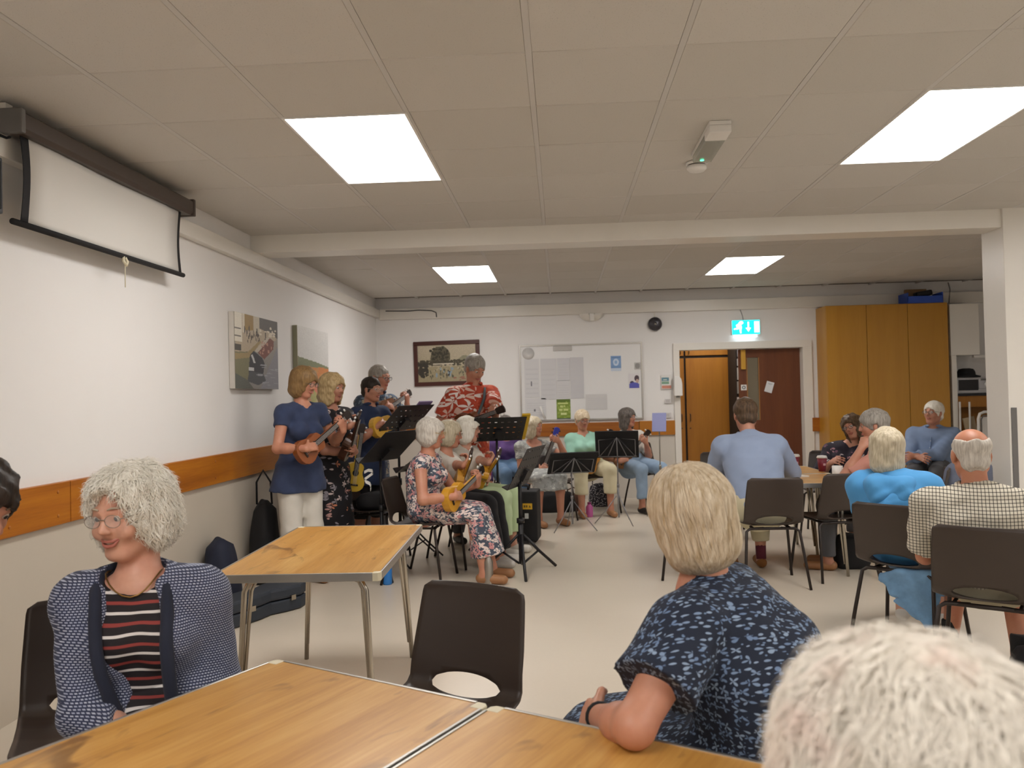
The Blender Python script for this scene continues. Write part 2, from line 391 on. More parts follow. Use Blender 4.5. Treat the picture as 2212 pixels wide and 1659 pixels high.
for k, (ya, yb, col) in enumerate(((745, 770, '#8b8890'), (775, 790, '#b9b6b6'), (794, 820, '#c6c3c2'), (824, 850, '#9a9794'), (858, 885, '#c9c4c4'))):
    a = at(1594, ya, 11.98); b = at(1600, yb, 11.98)
    tag(obox('wall_notice', (a.x-.01, 11.975, b.z), (b.x+.03, 12.0, a.z), plain('paper_%d' % k, col, .8)), 'pinned paper sheet on the dark board behind the door, number %s from the top' % ['first', 'second', 'third', 'fourth', 'fifth'][k], 'notice', 'papers behind the door')

# ------------------------------------------------------------------ tall cupboard on the right
YC = 10.48
e = empty('tall_cupboard', (0, YC, 0)); tag(e, 'tall honey-coloured veneer cupboard with three doors beside the doorway', 'cupboard')
cl, cr = at(1785, 700, YC).x, at(2048, 700, YC).x; cz = at(1870, 658, YC).z
d1, d2 = at(1872, 700, YC).x, at(1961, 700, YC).x
obox('carcass', (cl, .02, .0), (cr, .41, cz), m_cab, e)
for a, b in ((cl, d1), (d1, d2), (d2, cr)): obox('door', (a+.003, 0, .06), (b-.003, .02, cz-.008), m_cab, e, .002)
# things on top of it
e = empty('storage_crate', (at(1990, 650, 10.6).x, 10.62, cz)); tag(e, 'blue plastic crate on top of the tall cupboard', 'crate')
m_blue = plain('blue_plastic', '#2a4fb0', .45, var=.08)
b = MB(); W_, D_ = .22, .14
obox('base', (-W_, -D_, 0), (W_, D_, .02), m_blue, e)
for s in (-1, 1):
    obox('side', (s*W_-.012*(s > 0), -D_, .02), (s*W_+.012*(s < 0), D_, .135), m_blue, e, .003)
    obox('side', (-W_, s*D_-.012*(s > 0), .02), (W_, s*D_+.012*(s < 0), .09), m_blue, e, .003)
tag(MB().box((-.1, -.06, 0), (.1, .06, .07)).build('black_case', m_black, None, .02, loc=(at(1996, 640, 10.6).x, 10.62, cz+.095), rot=(0, -.15, 0)), 'small black case lying in the blue crate', 'case')
p = at(1977, 625, 10.8); tag(obox('cardboard_box', (p.x-.13, 10.66+.11, cz), (p.x+.13, 10.84, cz+.21), plain('cardboard', '#9b7c58', .8, var=.06), None, .003), 'brown cardboard box behind the blue crate on the cupboard', 'box')
MB_c = MB().tube([at(2048, 610, 10.85), at(2052, 625, 10.85), at(2050, 655, 10.84)], .006, 6); tag(MB_c.build('wall_cable', m_grey), 'thin grey cable running down the wall above the white cupboard', 'cable')
# white wall cupboard and shelves
a, b2 = at(2051, 657, 10.5), at(2117, 766, 10.5)
e = empty('wall_cupboard', (0, 10.5, 0)); tag(e, 'white wall cupboard right of the tall wooden cupboard', 'cupboard')
obox('carcass', (a.x, .02, b2.z), (b2.x, .4, a.z), m_trim, e); obox('door', (a.x, 0, b2.z), (b2.x, .018, a.z), m_trim, e, .003)
tag(obox('light_strip', (b2.x-.05, 10.55, b2.z-.035), (b2.x+.35, 10.6, b2.z-.003), m_white, None, .004), 'white strip under the white wall cupboard', 'light fitting')
a = at(2056, 800, 10.5); tag(obox('upright_panel', (a.x, 10.5, 0), (at(2067, 800, 10.5).x, YB, b2.z-.002), m_trim), 'narrow white upright panel beside the tall cupboard', 'panel')
sx0, sx1 = at(2069, 850, 10.5).x, 6.2; sz = at(2100, 850, 10.5).z
e = empty('shelf_unit', (0, 10.5, 0)); tag(e, 'dark wooden shelf unit holding a silver radio', 'shelf')
obox('shelf', (sx0, 0, sz-.03), (sx1, .39, sz), m_black, e, .003); obox('back_board', (sx0, .36, .0), (sx1, .385, sz-.03), m_corr, e); obox('upper_panel', (sx0, .02, sz-.17), (sx1, .04, sz-.03), m_corr, e)
e = empty('radio_player', (at(2105, 830, 10.45).x+.05, 10.66, sz)); tag(e, 'silver and black microwave-sized player on the dark shelf', 'radio')
m_silver = plain('silver_plastic', '#b8b8bb', .4, .3)
obox('body', (-.23, -.12, .0), (.25, .14, .205), m_silver, e, .012); obox('door', (-.2, -.127, .04), (.04, -.115, .175), m_black, e, .004)
cp_ = obox('control_panel', (.045, -.13, .06), (.235, -.115, .195), m_silver, e, .006); MB().lathe([(.034, 0), (.034, .012), (.028, .02), (0, .02)], 16, Matrix(((1, 0, 0, .14), (0, 0, -1, -.13), (0, 1, 0, .115), (0, 0, 0, 1)))).build('dial', m_white, cp_)
obox('display', (.07, -.134, .16), (.21, -.128, .185), m_grey, cp_)
e = empty('black_hat', (at(2092, 812, 10.6).x, 10.66, sz+.207)); tag(e, 'soft black hat resting on top of the silver player', 'hat')
MB().lathe([(.16, 0), (.17, .012), (.11, .03), (.105, .07), (.085, .105), (.04, .115), (0, .112)], 20, Matrix.Scale(1.0, 4)).build('hat_body', m_blackm, e)
for k, xx in enumerate((2074, 2095)):
    p = at(xx, 900, 10.45); tag(MB().tube([(p.x, 10.45, 0), (p.x, 10.45, at(xx, 868, 10.45).z)], .012, 8).build('white_pole', m_white), ['white pole standing left under the dark shelf', 'white pole standing in front of the cardboard under the shelf'][k], 'pole')
p = at(2084, 920, 10.46); tag(MB().box((-.03, 0, 0), (.11, .02, .55)).build('cardboard_sheet', plain('card_pale', '#b9a98c', .8), None, .003, loc=(p.x+.12, 10.462, .45), rot=(0, -.2, 0)), 'pale cardboard sheet leaning behind the white poles', 'cardboard')
e = empty('folding_trolley', (at(2135, 900, 10.2).x, 10.2, 0)); tag(e, 'white tubular trolley frame parked by the column', 'trolley')
zt = at(2125, 890, 10.2).z
MB().tube([(-.12, 0, .1), (-.12, 0, zt-.08), (-.1, 0, zt-.02), (-.05, 0, zt), (.4, 0, zt)], .017, 10).build('frame', m_white, e); MB().tube([(-.085, .0, .1), (-.085, 0, zt-.09), (-.06, 0, zt-.045), (.4, 0, zt-.04)], .008, 8).build('inner_rail', m_grey, e)
obox('panel', (-.08, .02, .12), (.4, .035, zt-.06), m_white, e)
for s in (-.08, .35): MB().lathe([(.05, -.015), (.05, .015)], 16, Matrix(((1, 0, 0, s), (0, 0, -1, 0), (0, 1, 0, .05), (0, 0, 0, 1)))).build('wheel', m_black, e)

# ------------------------------------------------------------------ things on the back wall
def onback(x, y, off=.02): return at(x, y, YB-off)
p, q = onback(1580, 692, .07), onback(1642, 722, .07)
e = empty('exit_sign', ((p.x+q.x)/2, YB-.08, (p.z+q.z)/2)); tag(e, 'lit green and white emergency exit sign above the doorway', 'sign')
w, h = q.x-p.x, p.z-q.z
obox('case', (-w/2, .004, -h/2), (w/2, .08, h/2), m_white, e, .006)
A = '#0fd2d0'; Wt = '#f4fffb'
printed('face', w*.98, h*.96, 96, 48, A, [('p', Wt, [(.24, .84), (.30, .93), (.37, .93), (.41, .86), (.40, .76), (.35, .72), (.33, .62), (.36, .52), (.34, .40), (.33, .08), (.28, .08), (.27, .40), (.20, .36), (.07, .34), (.06, .42), (.14, .46), (.19, .50), (.14, .58), (.15, .68), (.24, .78)]),
    ('p', Wt, [(.56, .88), (.61, .88), (.61, .46), (.68, .46), (.59, .18), (.49, .46), (.56, .46)]), ('r', Wt, (.80, .12, .98, .90))], vcol('sign_face', .4, 1.0), e).location = (0, .0, 0)
obox('downlight', (-w*.4, .01, -h/2-.035), (w*.4, .075, -h/2), emit('sign_glow', '#dff5ff', 1.0), e, .006)
MB().tube([(-.02, .06, h/2), (-.025, .07, h/2+.06), (-.06, .075, h/2+.17)], .004, 6).build('cable', m_grey, e)
p = onback(1415, 700, .03); e = empty('alarm_bell', (p.x, YB, p.z)); tag(e, 'round dark grey alarm bell on the back wall', 'bell')
Mw = Matrix(((1, 0, 0, 0), (0, 0, -1, 0), (0, 1, 0, 0), (0, 0, 0, 1)))
MB().lathe([(.05, 0), (.05, .03)], 20, Mw).build('mount', m_grey, e)
MB().lathe([(.092, .03), (.093, .038), (.085, .06), (.06, .078), (.025, .086), (0, .087)], 28, Mw).build('gong', plain('bell_grey', '#47454a', .35, .5), e)
MB().lathe([(.016, .085), (.016, .094), (.0, .097)], 12, Mw).build('bolt', m_chrome, e)
obox('conduit', (-.008, -.012, .09), (.008, -.002, .16), m_trim, e); 
p = onback(1278, 686, .03); e = empty('wall_uplighter', (p.x, YB, p.z)); tag(e, 'pale half-round uplighter under the pipe ledge on the back wall', 'light fitting')
b = MB(); n = 16; vs = []
for i in range(6):
    r = .16*math.cos(i/5*1.3); y = -.09*math.sin(i/5*1.3)-.003
    vs += [(r*math.cos(math.pi*k/n), y, -r*.62*math.sin(math.pi*k/n)+.05) for k in range(n+1)]
fs = [(i*(n+1)+k, i*(n+1)+k+1, (i+1)*(n+1)+k+1, (i+1)*(n+1)+k) for i in range(5) for k in range(n)]
b.add(vs, fs, True).build('shade', m_trim, e); obox('band', (-.03, -.1, -.045), (.03, -.07, .05), m_white, e, .004)
pts = [at(833, 672, YB-.06), at(880, 672, YB-.06), at(905, 670, YB-.06), at(932, 671, YB-.06), at(942, 675, YB-.06), at(943, 685, YB-.06)]
tag(MB().tube(pts, .007, 6).build('cable', m_black), 'black cable along the pipe ledge in the far left corner', 'cable')
# framed photograph
p, q = onback(893, 738), onback(1038, 831)
e = empty('framed_picture', ((p.x+q.x)/2, YB, (p.z+q.z)/2), 0); e.rotation_euler = (0, -.012, 0); tag(e, 'sepia park photograph in a dark red-brown frame on the back wall', 'picture')
w, h = q.x-p.x, p.z-q.z; f = .055; m_frame = plain('frame_brown', '#4a2018', .35, var=.1)
for nm, lo, hi in (('a', (-w/2, -.03, -h/2), (w/2, -.0, -h/2+f)), ('b', (-w/2, -.03, h/2-f), (w/2, 0, h/2)), ('c', (-w/2, -.03, -h/2+f), (-w/2+f, 0, h/2-f)), ('d', (w/2-f, -.03, -h/2+f), (w/2, 0, h/2-f))): obox('frame_side', lo, hi, m_frame, e, .006)
o = printed('print', w-2*f, h-2*f, 120, 70, '#b5a98f', [('g', '#c4b8a0', (.5, 1)), ('r', '#a39778', (0, 0, 1, .42)), ('p', '#8e8a72', [(.65, .55), (.78, .70), (.95, .68), (1, .5), (.65, .5)]),
    ('p', '#5d5742', [(.2, .5), (.24, .82), (.32, .95), (.45, .97), (.52, .88), (.56, .75), (.55, .5)]), ('d', '#3a3527', (.22, .5, .52, .92, 60, .03, .04)), ('d', '#4a4534', (.0, .45, 1, .58, 110, .03, .04)), ('d', '#5b5a4a', (.05, .1, .95, .5, 60, .012, .05)), ('d', '#39342b', (.0, .15, .16, .5, 60, .03, .06)),
    ('d', '#b9ad93', (.2, .3, .95, .48, 26, .02, .02)), ('d', '#8fa0ab', (.3, .1, .6, .35, 8, .03, .07)), ('d', '#2e2820', (.45, .15, .55, .3, 5, .012, .06)), ('d', '#9a6a58', (.62, .03, .78, .10, 5, .05, .03)), ('r', '#d8d0bb', (.26, .47, .62, .50))], m_print, e, jit=.12)
o.location = (0, -.012, 0)
# whiteboard
p, q = onback(1121, 746), onback(1391, 905)
e = empty('whiteboard', ((p.x+q.x)/2, YB, (p.z+q.z)/2)); tag(e, 'large framed white board on the back wall', 'whiteboard')
w, h = q.x-p.x, p.z-q.z
obox('board', (-w/2+.02, -.018, -h/2+.02), (w/2-.02, 0, h/2-.02), plain('board_white', '#e5e4e3', .25, var=.015), e)
for lo, hi in (((-w/2, -.028, -h/2), (-w/2+.022, 0, h/2)), ((w/2-.022, -.028, -h/2), (w/2, 0, h/2)), ((-w/2+.022, -.028, h/2-.022), (w/2-.022, 0, h/2)), ((-w/2+.022, -.028, -h/2), (w/2-.022, 0, -h/2+.022))): obox('frame_side', lo, hi, m_alu, e, .002)
def sheet(name, x0_, y0_, x1_, y1_, base, shapes, label, cat='poster', off=.022, nx=24, ny=32, group=None, rot=0):
    a, b = onback(x0_, y0_, off), onback(x1_, y1_, off)
    o = printed(name, b.x-a.x, a.z-b.z, nx, ny, base, shapes, m_print, thick=.003, M=Matrix.Translation(((a.x+b.x)/2, YB-off-.001, (a.z+b.z)/2)) @ Matrix.Rotation(rot, 4, 'Y'))
    tag(o, label, cat, group); return o
sheet('poster', 1202, 863, 1233, 909, '#7d9436', [('r', '#5d7426', (0, .88, 1, 1)), ('r', '#3c4a52', (0, 0, 1, .14)), ('d', '#95a94e', (0, .15, 1, .85, 40, .12, .06)), ('r', '#cbd58a', (.1, .78, .85, .84)), ('r', '#c9d488', (.25, .64, .45, .72)), ('r', '#c9d488', (.52, .66, .62, .73)), ('r', '#c9d488', (.15, .48, .4, .56)), ('r', '#c9d488', (.5, .47, .85, .55)), ('r', '#d3dd9a', (.3, .27, .7, .37)), ('r', '#a9b6bb', (.3, .05, .75, .09))], 'green printed poster standing at the foot of the whiteboard')
sheet('poster', 1319, 769, 1342, 801, '#5f86b8', [('g', '#7fa0cc', (0, .4)), ('r', '#c6d2e2', (0, 0, 1, .2)), ('c', '#c9d8ec', (.5, .58, .28, .24)), ('c', '#8fb0d6', (.5, .58, .14, .12)), ('r', '#47699c', (.1, .86, .9, .92))], 'light blue poster with a pale ring near the top of the whiteboard')
sheet('poster', 1358, 807, 1381, 839, '#dcd8da', [('c', '#51414a', (.78, .68, .24, .2)), ('c', '#c4a79a', (.82, .5, .14, .14)), ('c', '#3d3550', (.3, .4, .2, .1)), ('r', '#5a5cb4', (.04, .02, 1, .3)), ('c', '#5a5cb4', (.5, .3, .45, .1))], 'white and purple leaflet with a portrait low on the whiteboard')
sheet('magnet_note', 1370, 783, 1384, 798, '#b9b7b4', [('c', '#8f8d8b', (.5, .5, .4, .4))], 'small grey square note near the whiteboard edge', 'notice', nx=8, ny=8)
for k, (a0, b0, a1, b1) in enumerate(((1132, 776, 1166, 858), (1167, 775, 1203, 862), (1203, 774, 1231, 822), (1231, 772, 1262, 860), (1265, 852, 1312, 884), (1203, 822, 1231, 862), (1134, 861, 1180, 900))):
    sheet('paper_sheet', a0, b0, a1, b1, ['#d3d2d3', '#d0cfd1', '#cfced1', '#cbcacd', '#d2d0cf', '#d2d1d2', '#d5d4d5'][k], [('r', '#cccbcd', (.1, .1+.12*i, .9, .13+.12*i)) for i in range(7)]+([('r', '#77757c', (.4, .3, .5, .4))] if k in (0, 6) else []), 'pale grey paper sheet on the whiteboard, %s' % ['first on the left', 'second from the left', 'third from the left at the top', 'fourth from the left', 'low on the right', 'above the green poster', 'lowest on the left'][k], 'paper', nx=12, ny=24, group='sheets on the whiteboard')
p = onback(1141, 764, .02); tag(MB().lathe([(.082, 0), (.08, .006), (0, .008)], 28, Matrix(((1, 0, 0, p.x), (0, 0, -1, YB-.019), (0, 1, 0, p.z), (0, 0, 0, 1)))).build('paper_disc', plain('disc_grey', '#c9c7c5', .5)), 'pale round disc in the top left corner of the whiteboard', 'disc')
p, q = onback(1195, 748, .025), onback(1235, 757, .025); tag(obox('board_clip', (p.x, YB-.034, q.z), (q.x, YB-.02, p.z), plain('clip_grey', '#bdbab6', .5), None, .003), 'pale grey clip strip at the top of the whiteboard', 'clip')
a, b2 = onback(1167, 878, .046), onback(1177, 904, .046)
tag(MB().tube([a, b2], .014, 8).build('white_ruler', m_white), 'bright white rod leaning on the lower whiteboard', 'rod')
# right of the board
sheet('safety_notice', 1428, 810, 1450, 840, '#e2e0dc', [('r', '#5f8a9a', (.06, .55, .8, .82)), ('r', '#7fa58c', (.06, .34, .8, .54)), ('r', '#c98673', (.06, .02, .98, .24)), ('r', '#cfd8c8', (.2, .64, .6, .68))], 'striped blue, green and red safety notice beside the doorway', 'notice')
sheet('switch_plate', 1436, 862, 1449, 871, '#cfcccb', [('r', '#bcb9b8', (.2, .2, .8, .8))], 'small grey plate below the safety notice', 'switch', nx=6, ny=6)
sheet('label_plate', 1426, 892, 1450, 902, '#d2cfcd', [('r', '#c2bfbd', (.1, .2, .9, .8))], 'wide grey plate just above the wooden rail by the door', 'label', nx=6, ny=6)
p, q = at(1455, 813, YB-.1), at(1474, 855, YB-.1); e = empty('soap_dispenser', ((p.x+q.x)/2, YB-.04, (p.z+q.z)/2)); tag(e, 'white rounded wall dispenser beside the doorway', 'dispenser')
w, h = (q.x-p.x)/2, (p.z-q.z)/2
MB().prism([(-w, -h), (w, -h), (w, h*.2), (w*.8, h*.7), (w*.3, h), (-w, h)], 0, .1, Matrix(((1, 0, 0, 0), (0, 0, -1, 0), (0, 1, 0, 0), (0, 0, 0, 1)))).build('case', m_white, e, .012)
obox('nozzle', (-.02, -.07, -h-.02), (.02, -.03, -h), m_grey, e)

# ------------------------------------------------------------------ projection screen and pictures on the left wall
e = empty('projection_screen', (XL+.115, 0, 0)); tag(e, 'pull-down projection screen with dark case and black side borders', 'screen')
y0, y1 = 3.40, 5.03; z0, z1 = 2.212, 2.60
m_case = plain('screen_case', '#4a403a', .45, var=.06); m_scr = plain('screen_cloth', '#d9d6d0', .6, var=.012, nscale=2)
MB().prism([(-.045, 2.615), (-.045, 2.69), (-.02, 2.705), (.03, 2.705), (.05, 2.69), (.05, 2.625), (.035, 2.605), (-.03, 2.605)], y0, y1, Matrix(((1, 0, 0, 0), (0, 0, 1, 0), (0, 1, 0, 0), (0, 0, 0, 1)))).build('case', m_case, e, .003)
for yy, nm in ((y0-.03, 'end_cap'), (y1, 'end_cap')): obox(nm, (-.05, yy, 2.6), (.055, yy+.03, 2.71), m_grey if yy < 4 else m_case, e, .008)
N_ = 14; vs = []
def sc_x(v): return .004+.006*math.sin(v*3)
def strip(a, b):
    vs = []; fs = []
    for j in range(13):
        z = z1+.01+(z0-z1)*j/12
        pin = .012*math.sin(math.pi*j/12)
        for i in range(9):
            u = a+(b-a)*i/8; yy = y0+.03+(y1-y0-.11)*u; yy += pin*(1 if u < .5 else -1)*abs(2*u-1)**6
            vs.append((sc_x(u*3+j*.1), yy, z))
    for j in range(12):
        for i in range(8): fs.append((j*9+i, (j+1)*9+i, (j+1)*9+i+1, j*9+i+1))
    return vs, fs
for nm, a, b, m in (('screen_cloth', .035, .978, m_scr), ('border', 0, .035, m_blackm), ('border', .978, 1, m_blackm)):
    vs, fs = strip(a, b); o = raw(nm, vs, fs, m, e, True); md = o.modifiers.new('t', 'SOLIDIFY'); md.thickness = .002
MB().tube([(.005, y0-.03, z0), (.005, y1-.06, z0)], .014, 10).build('bottom_bar', m_blackm, e)
MB().tube([(.01, 4.26, z0), (.02, 4.24, z0-.03), (.02, 4.27, z0-.05), (.015, 4.29, z0-.03), (.01, 4.27, z0)], .008, 6).build('pull_hook', m_cream, e)
MB().tube([(.015, 4.265, z0-.045), (.013, 4.267, z0-.17)], .0025, 6).build('pull_cord', m_cream, e)
for yy in (y0+.0, y1-.1): obox('bracket', (-.11, yy, 2.66), (-.04, yy+.05, 2.745), m_trim, e, .003)
a = atx(-30, 345, XL+.2); e = empty('wall_speaker', (XL, 3.1, 2.3)); tag(e, 'dark grey wall loudspeaker at the left edge behind the screen', 'speaker')
p0, p1 = atx(22, 350, XL+.12), atx(22, 470, XL+.12)
obox('cabinet', (.02, p0.y-.30-3.1, p1.z-2.3), (.13, p0.y-3.1-.06, p0.z-2.3), plain('speaker_grey', '#3f4144', .6), e, .01); obox('grille', (.13, p0.y-.28-3.1, p1.z-2.28), (.136, p0.y-3.12-.06, p0.z-2.32), m_blackm, e)
obox('bracket', (0, p0.y-.2-3.1, .02), (.02, p0.y-.1-3.1, .1), m_grey, e)
MB().tube([atx(0, 292, XL+.08)-V((XL, 3.1, 2.3)), atx(14, 298, XL+.08)-V((XL, 3.1, 2.3)), atx(22, 296, XL+.1)-V((XL, 3.1, 2.3))], .006, 6).build('cable', m_blackm, e)
def canvas(x0_, y0_, x1_, y1_, base, shapes, label, seed):
    a, b = atx(x0_, y0_, XL+.05), atx(x1_, y1_, XL+.05); w, h = b.y-a.y, a.z-b.z
    e = empty('canvas_picture', (XL, (a.y+b.y)/2, (a.z+b.z)/2)); tag(e, label, 'picture')
    obox('stretcher', (.003, -w/2, -h/2), (.045, w/2, h/2), plain('canvas_edge_%d' % seed, ['#cfcac2', '#8d8a72'][seed], .8, var=.15), e, .002)
    o = printed('painting', w, h, 84, 110, base, shapes, m_print, e, thick=.003, jit=.06, seed=seed); o.rotation_euler = (0, 0, math.radians(90)); o.location = (.049, 0, 0)
canvas(506, 672, 602, 841, '#8d8a86', [('g', '#a39a8e', (.3, 1)), ('p', '#b7a890', [(0, .55), (.1, 1), (.95, 1), (.95, .72), (.45, .55), (.2, .42), (0, .38)]), ('p', '#e2dccd', [(0, .62), (0, 1), (.16, 1), (.16, .62)]), ('r', '#4a463f', (0, .5, .13, .58)), ('r', '#777068', (0, .68, .13, .7)), ('r', '#77706a', (0, .78, .13, .8)), ('r', '#d8cfbc', (.17, .75, .22, 1)),
    ('p', '#9c7f45', [(.22, .78), (.22, 1), (.4, 1), (.4, .8)]), ('r', '#c5bba6', (.42, .78, .56, 1)), ('p', '#5b5550', [(.55, .85), (.55, 1), (1, 1), (1, .75), (.8, .8)]), ('d', '#4c3f38', (.2, .62, .7, .82, 28, .015, .05)), ('d', '#d9cfbd', (.5, .72, .95, .88, 14, .05, .02)), ('p', '#7d7a5d', [(0, .0), (0, .48), (.3, .5), (.6, .7), (.45, .55), (.3, .3), (.3, 0)]), ('p', '#a08c62', [(0, .38), (0, .46), (.25, .48), (.55, .68), (.58, .66), (.3, .42)]), ('p', '#8b8b92', [(.55, 0), (.75, .3), (.98, .62), (1, .6), (1, 0)]),
    ('p', '#c2b8a8', [(.42, .52), (.75, .75), (.83, .75), (.52, .5)]), ('p', '#7c4a40', [(.5, .5), (.8, .74), (.9, .7), (.88, .58), (.65, .42)]), ('d', '#b98a76', (.55, .5, .85, .66, 14, .02, .03)), ('p', '#34353c', [(.28, .22), (.32, .46), (.4, .52), (.6, .44), (.66, .36), (.62, .22), (.45, .16)]), ('p', '#c7c7c8', [(.34, .46), (.38, .47), (.44, .36), (.4, .35)]), ('r', '#cfd0d2', (.28, .25, .4, .29)), ('p', '#4d5054', [(.25, .1), (.3, .24), (.62, .22), (.68, .12), (.5, .05)]), ('d', '#9fa0a8', (.5, .05, 1, .35, 16, .08, .012)), ('p', '#60635c', [(0, 0), (0, .2), (.25, .12), (.4, 0)])], 'canvas painting of a black canal boat beside a towpath', 0)
canvas(642, 702, 712, 905, '#b3a27a', [('r', '#d3d2cf', (0, .60, 1, 1)), ('g', '#dfdedb', (.7, 1.0)), ('p', '#7f8467', [(0, .6), (0, .68), (.3, .66), (.6, .64), (1, .6), (1, .57), (0, .58)]), ('r', '#c08a52', (0, .42, 1, .58)), ('d', '#c67e48', (0, .4, 1, .58, 60, .12, .02)), ('d', '#cf8068', (.15, .2, .9, .45, 20, .05, .02)), ('c', '#d07a5e', (.42, .36, .18, .07)), ('d', '#a8a56a', (0, 0, 1, .4, 60, .05, .06))], 'canvas painting of an orange poppy field under a pale sky', 1)
# ================================================================== furniture builders
m_chair = plain('brown_polypropylene', '#3b3029', .42, var=.06, nscale=12, bump=.06, bscale=400)
m_cleg = plain('brown_tube', '#2c231f', .4, .3, var=.06)
def shell_mesh():
    nu, nv = 25, 45
    prof = [(.215, .425), (.19, .447), (.1, .44), (0, .43), (-.10, .432), (-.155, .445), (-.185, .475), (-.205, .53), (-.225, .60), (-.245, .68), (-.260, .745), (-.267, .785)]
    L = [0]
    for a, b in zip(prof, prof[1:]): L.append(L[-1]+math.hypot(b[0]-a[0], b[1]-a[1]))
    tot = L[-1]; vs = []; uv = []
    wid = [(0, .20), (.1, .21), (.4, .21), (.52, .21), (.6, .208), (.75, .204), (.9, .196), (1, .19)]
    rad = .03
    for j in range(nv):
        s = tot*j/(nv-1)
        k = max(i for i in range(len(L)-1) if L[i] <= s+1e-9); f = (s-L[k])/(L[k+1]-L[k])
        y, z = [prof[k][i]+(prof[k+1][i]-prof[k][i])*f for i in (0, 1)]
        t = s/tot; w = np.interp(t, [a for a, b in wid], [b for a, b in wid])
        for end in (s, tot-s):
            if end < rad: w -= rad-math.sqrt(max(0, rad*rad-(rad-end)**2))
        for i in range(nu):
            u = -1+2*i/(nu-1); x = u*w; bk = np.clip((t-.5)/.15, 0, 1)
            yy = y+.028*u*u*bk; zz = z+.02*u*u*u*u*(1-bk)
            vs.append(V((x, yy, zz))); uv.append((x, s))
    # oval opening low in the back: move nearby points onto the oval
    cs, ax, as_ = L[6]-.002, .13, .04
    fs = []
    def e(q): return math.hypot(q[0]/ax, (q[1]-cs)/as_)
    for j in range(nv-1):
        for i in range(nu-1):
            q = [j*nu+i, j*nu+i+1, (j+1)*nu+i+1, (j+1)*nu+i]
            if np.mean([e(uv[a]) for a in q]) > 1: fs.append(tuple(q))
    used = {a for f in fs for a in f}; hole = set()
    for j in range(nv-1):
        for i in range(nu-1):
            q = (j*nu+i, j*nu+i+1, (j+1)*nu+i+1, (j+1)*nu+i)
            if q not in fs and np.mean([e(uv[a]) for a in q]) <= 1: hole |= set(q) & used
    def pos(x, s):
        s = min(max(s, 0), tot); k = max(i for i in range(len(L)-1) if L[i] <= s+1e-9); f = (s-L[k])/(L[k+1]-L[k])
        y, z = [prof[k][i]+(prof[k+1][i]-prof[k][i])*f for i in (0, 1)]; u = x/.2
        return V((x, y+.028*u*u*np.clip((s/tot-.5)/.15, 0, 1), z))
    for a in hole:
        x, s = uv[a]; r = e((x, s)); vs[a] = pos(x/r, cs+(s-cs)/r)
    return vs, fs
_vs, _fs = shell_mesh()
def make_chair(mshell=None):
    e = empty('stacking_chair')
    o = raw('shell', _vs, _fs, mshell or m_chair, e, True)
    md = o.modifiers.new('t', 'SOLIDIFY'); md.thickness = .007; md.offset = 0; md.use_rim = True
    for s in (-1, 1):
        MB().tube([(s*.06, .16, .425), (s*.16, .165, .418), (s*.185, .172, .40), (s*.205, .20, .2), (s*.225, .225, 0)], .0105, 8).build('leg', m_cleg, e)
        MB().tube([(s*.06, -.13, .415), (s*.16, -.14, .412), (s*.185, -.15, .395), (s*.205, -.20, .2), (s*.225, -.245, 0)], .0105, 8).build('leg', m_cleg, e)
        MB().tube([(s*.13, .16, .415), (s*.13, -.13, .412)], .009, 6).build('seat_bar', m_cleg, e)
    for yy, zz in ((.162, .423), (-.135, .413)): MB().tube([(-.15, yy, zz), (.15, yy, zz)], .0105, 8).build('cross_bar', m_cleg, e)
    return e
_proto = [None]
def chair(x, y, yaw, label, group=None):
    """chair on the floor; yaw is the compass direction it faces (0 = away from the camera, 90 = right)"""
    if _proto[0] is None: _proto[0] = o = make_chair()
    else: o = copytree(_proto[0])
    o.location = (x, y, 0); o.rotation_euler = (0, 0, -math.radians(yaw)); tag(o, label, 'chair', group or 'brown stacking chairs'); return o

m_oak = wood('oak_laminate', '#a87430', '#c4924a', '#d6ac66', 'Y', 1.0, .32)
def table(x, y, rz, label, h=.70, L=1.22, W=.685, group=None, name='folding_table'):
    e = empty(name, (x, y, 0), rz); tag(e, label, 'table', group)
    a, b = W/2, L/2
    obox('top', (-a+.004, -b+.004, h-.028), (a-.004, b-.004, h), m_oak, e)
    for s in (-1, 1):
        obox('edge_trim', (s*a-.004, -b+.03, h-.032), (s*a+.004, b-.03, h+.002), m_alu, e, .0015)
        obox('edge_trim', (-a+.03, s*b-.004, h-.032), (a-.03, s*b+.004, h+.002), m_alu, e, .0015)
        for q in (-1, 1):
            MB().prism([(s*(a+.003), q*(b-.03)), (s*(a+.003), q*(b-.008)), (s*(a-.008), q*(b+.003)), (s*(a-.03), q*(b+.003)), (s*(a-.03), q*(b-.03))][::(1 if s*q > 0 else -1)], h-.033, h+.001).build('corner', m_cream, e, .002)
    for q in (-1, 1):
        for s in (-1, 1):
            yb = q*(b-.13)
            MB().tube([(s*(a-.2), yb, h-.045), (s*(a-.14), yb, h-.047), (s*(a-.105), yb, h-.06), (s*(a-.085), yb, h-.1), (s*(a-.055), yb+q*.03, .0)], .0125, 8).build('leg', m_chrome, e)
            MB().tube([(s*(a-.22), yb-q*.028, h-.045), (s*(a-.16), yb-q*.028, h-.047), (s*(a-.125), yb-q*.028, h-.06), (s*(a-.105), yb-q*.026, h-.1), (s*(a-.068), yb+q*.012, .09)], .009, 8).build('leg_brace', m_chrome, e)
        obox('leg_hinge', (-a+.16, q*(b-.13)-.03, h-.045), (a-.16, q*(b-.13)+.03, h-.03), m_alu, e)
    return e
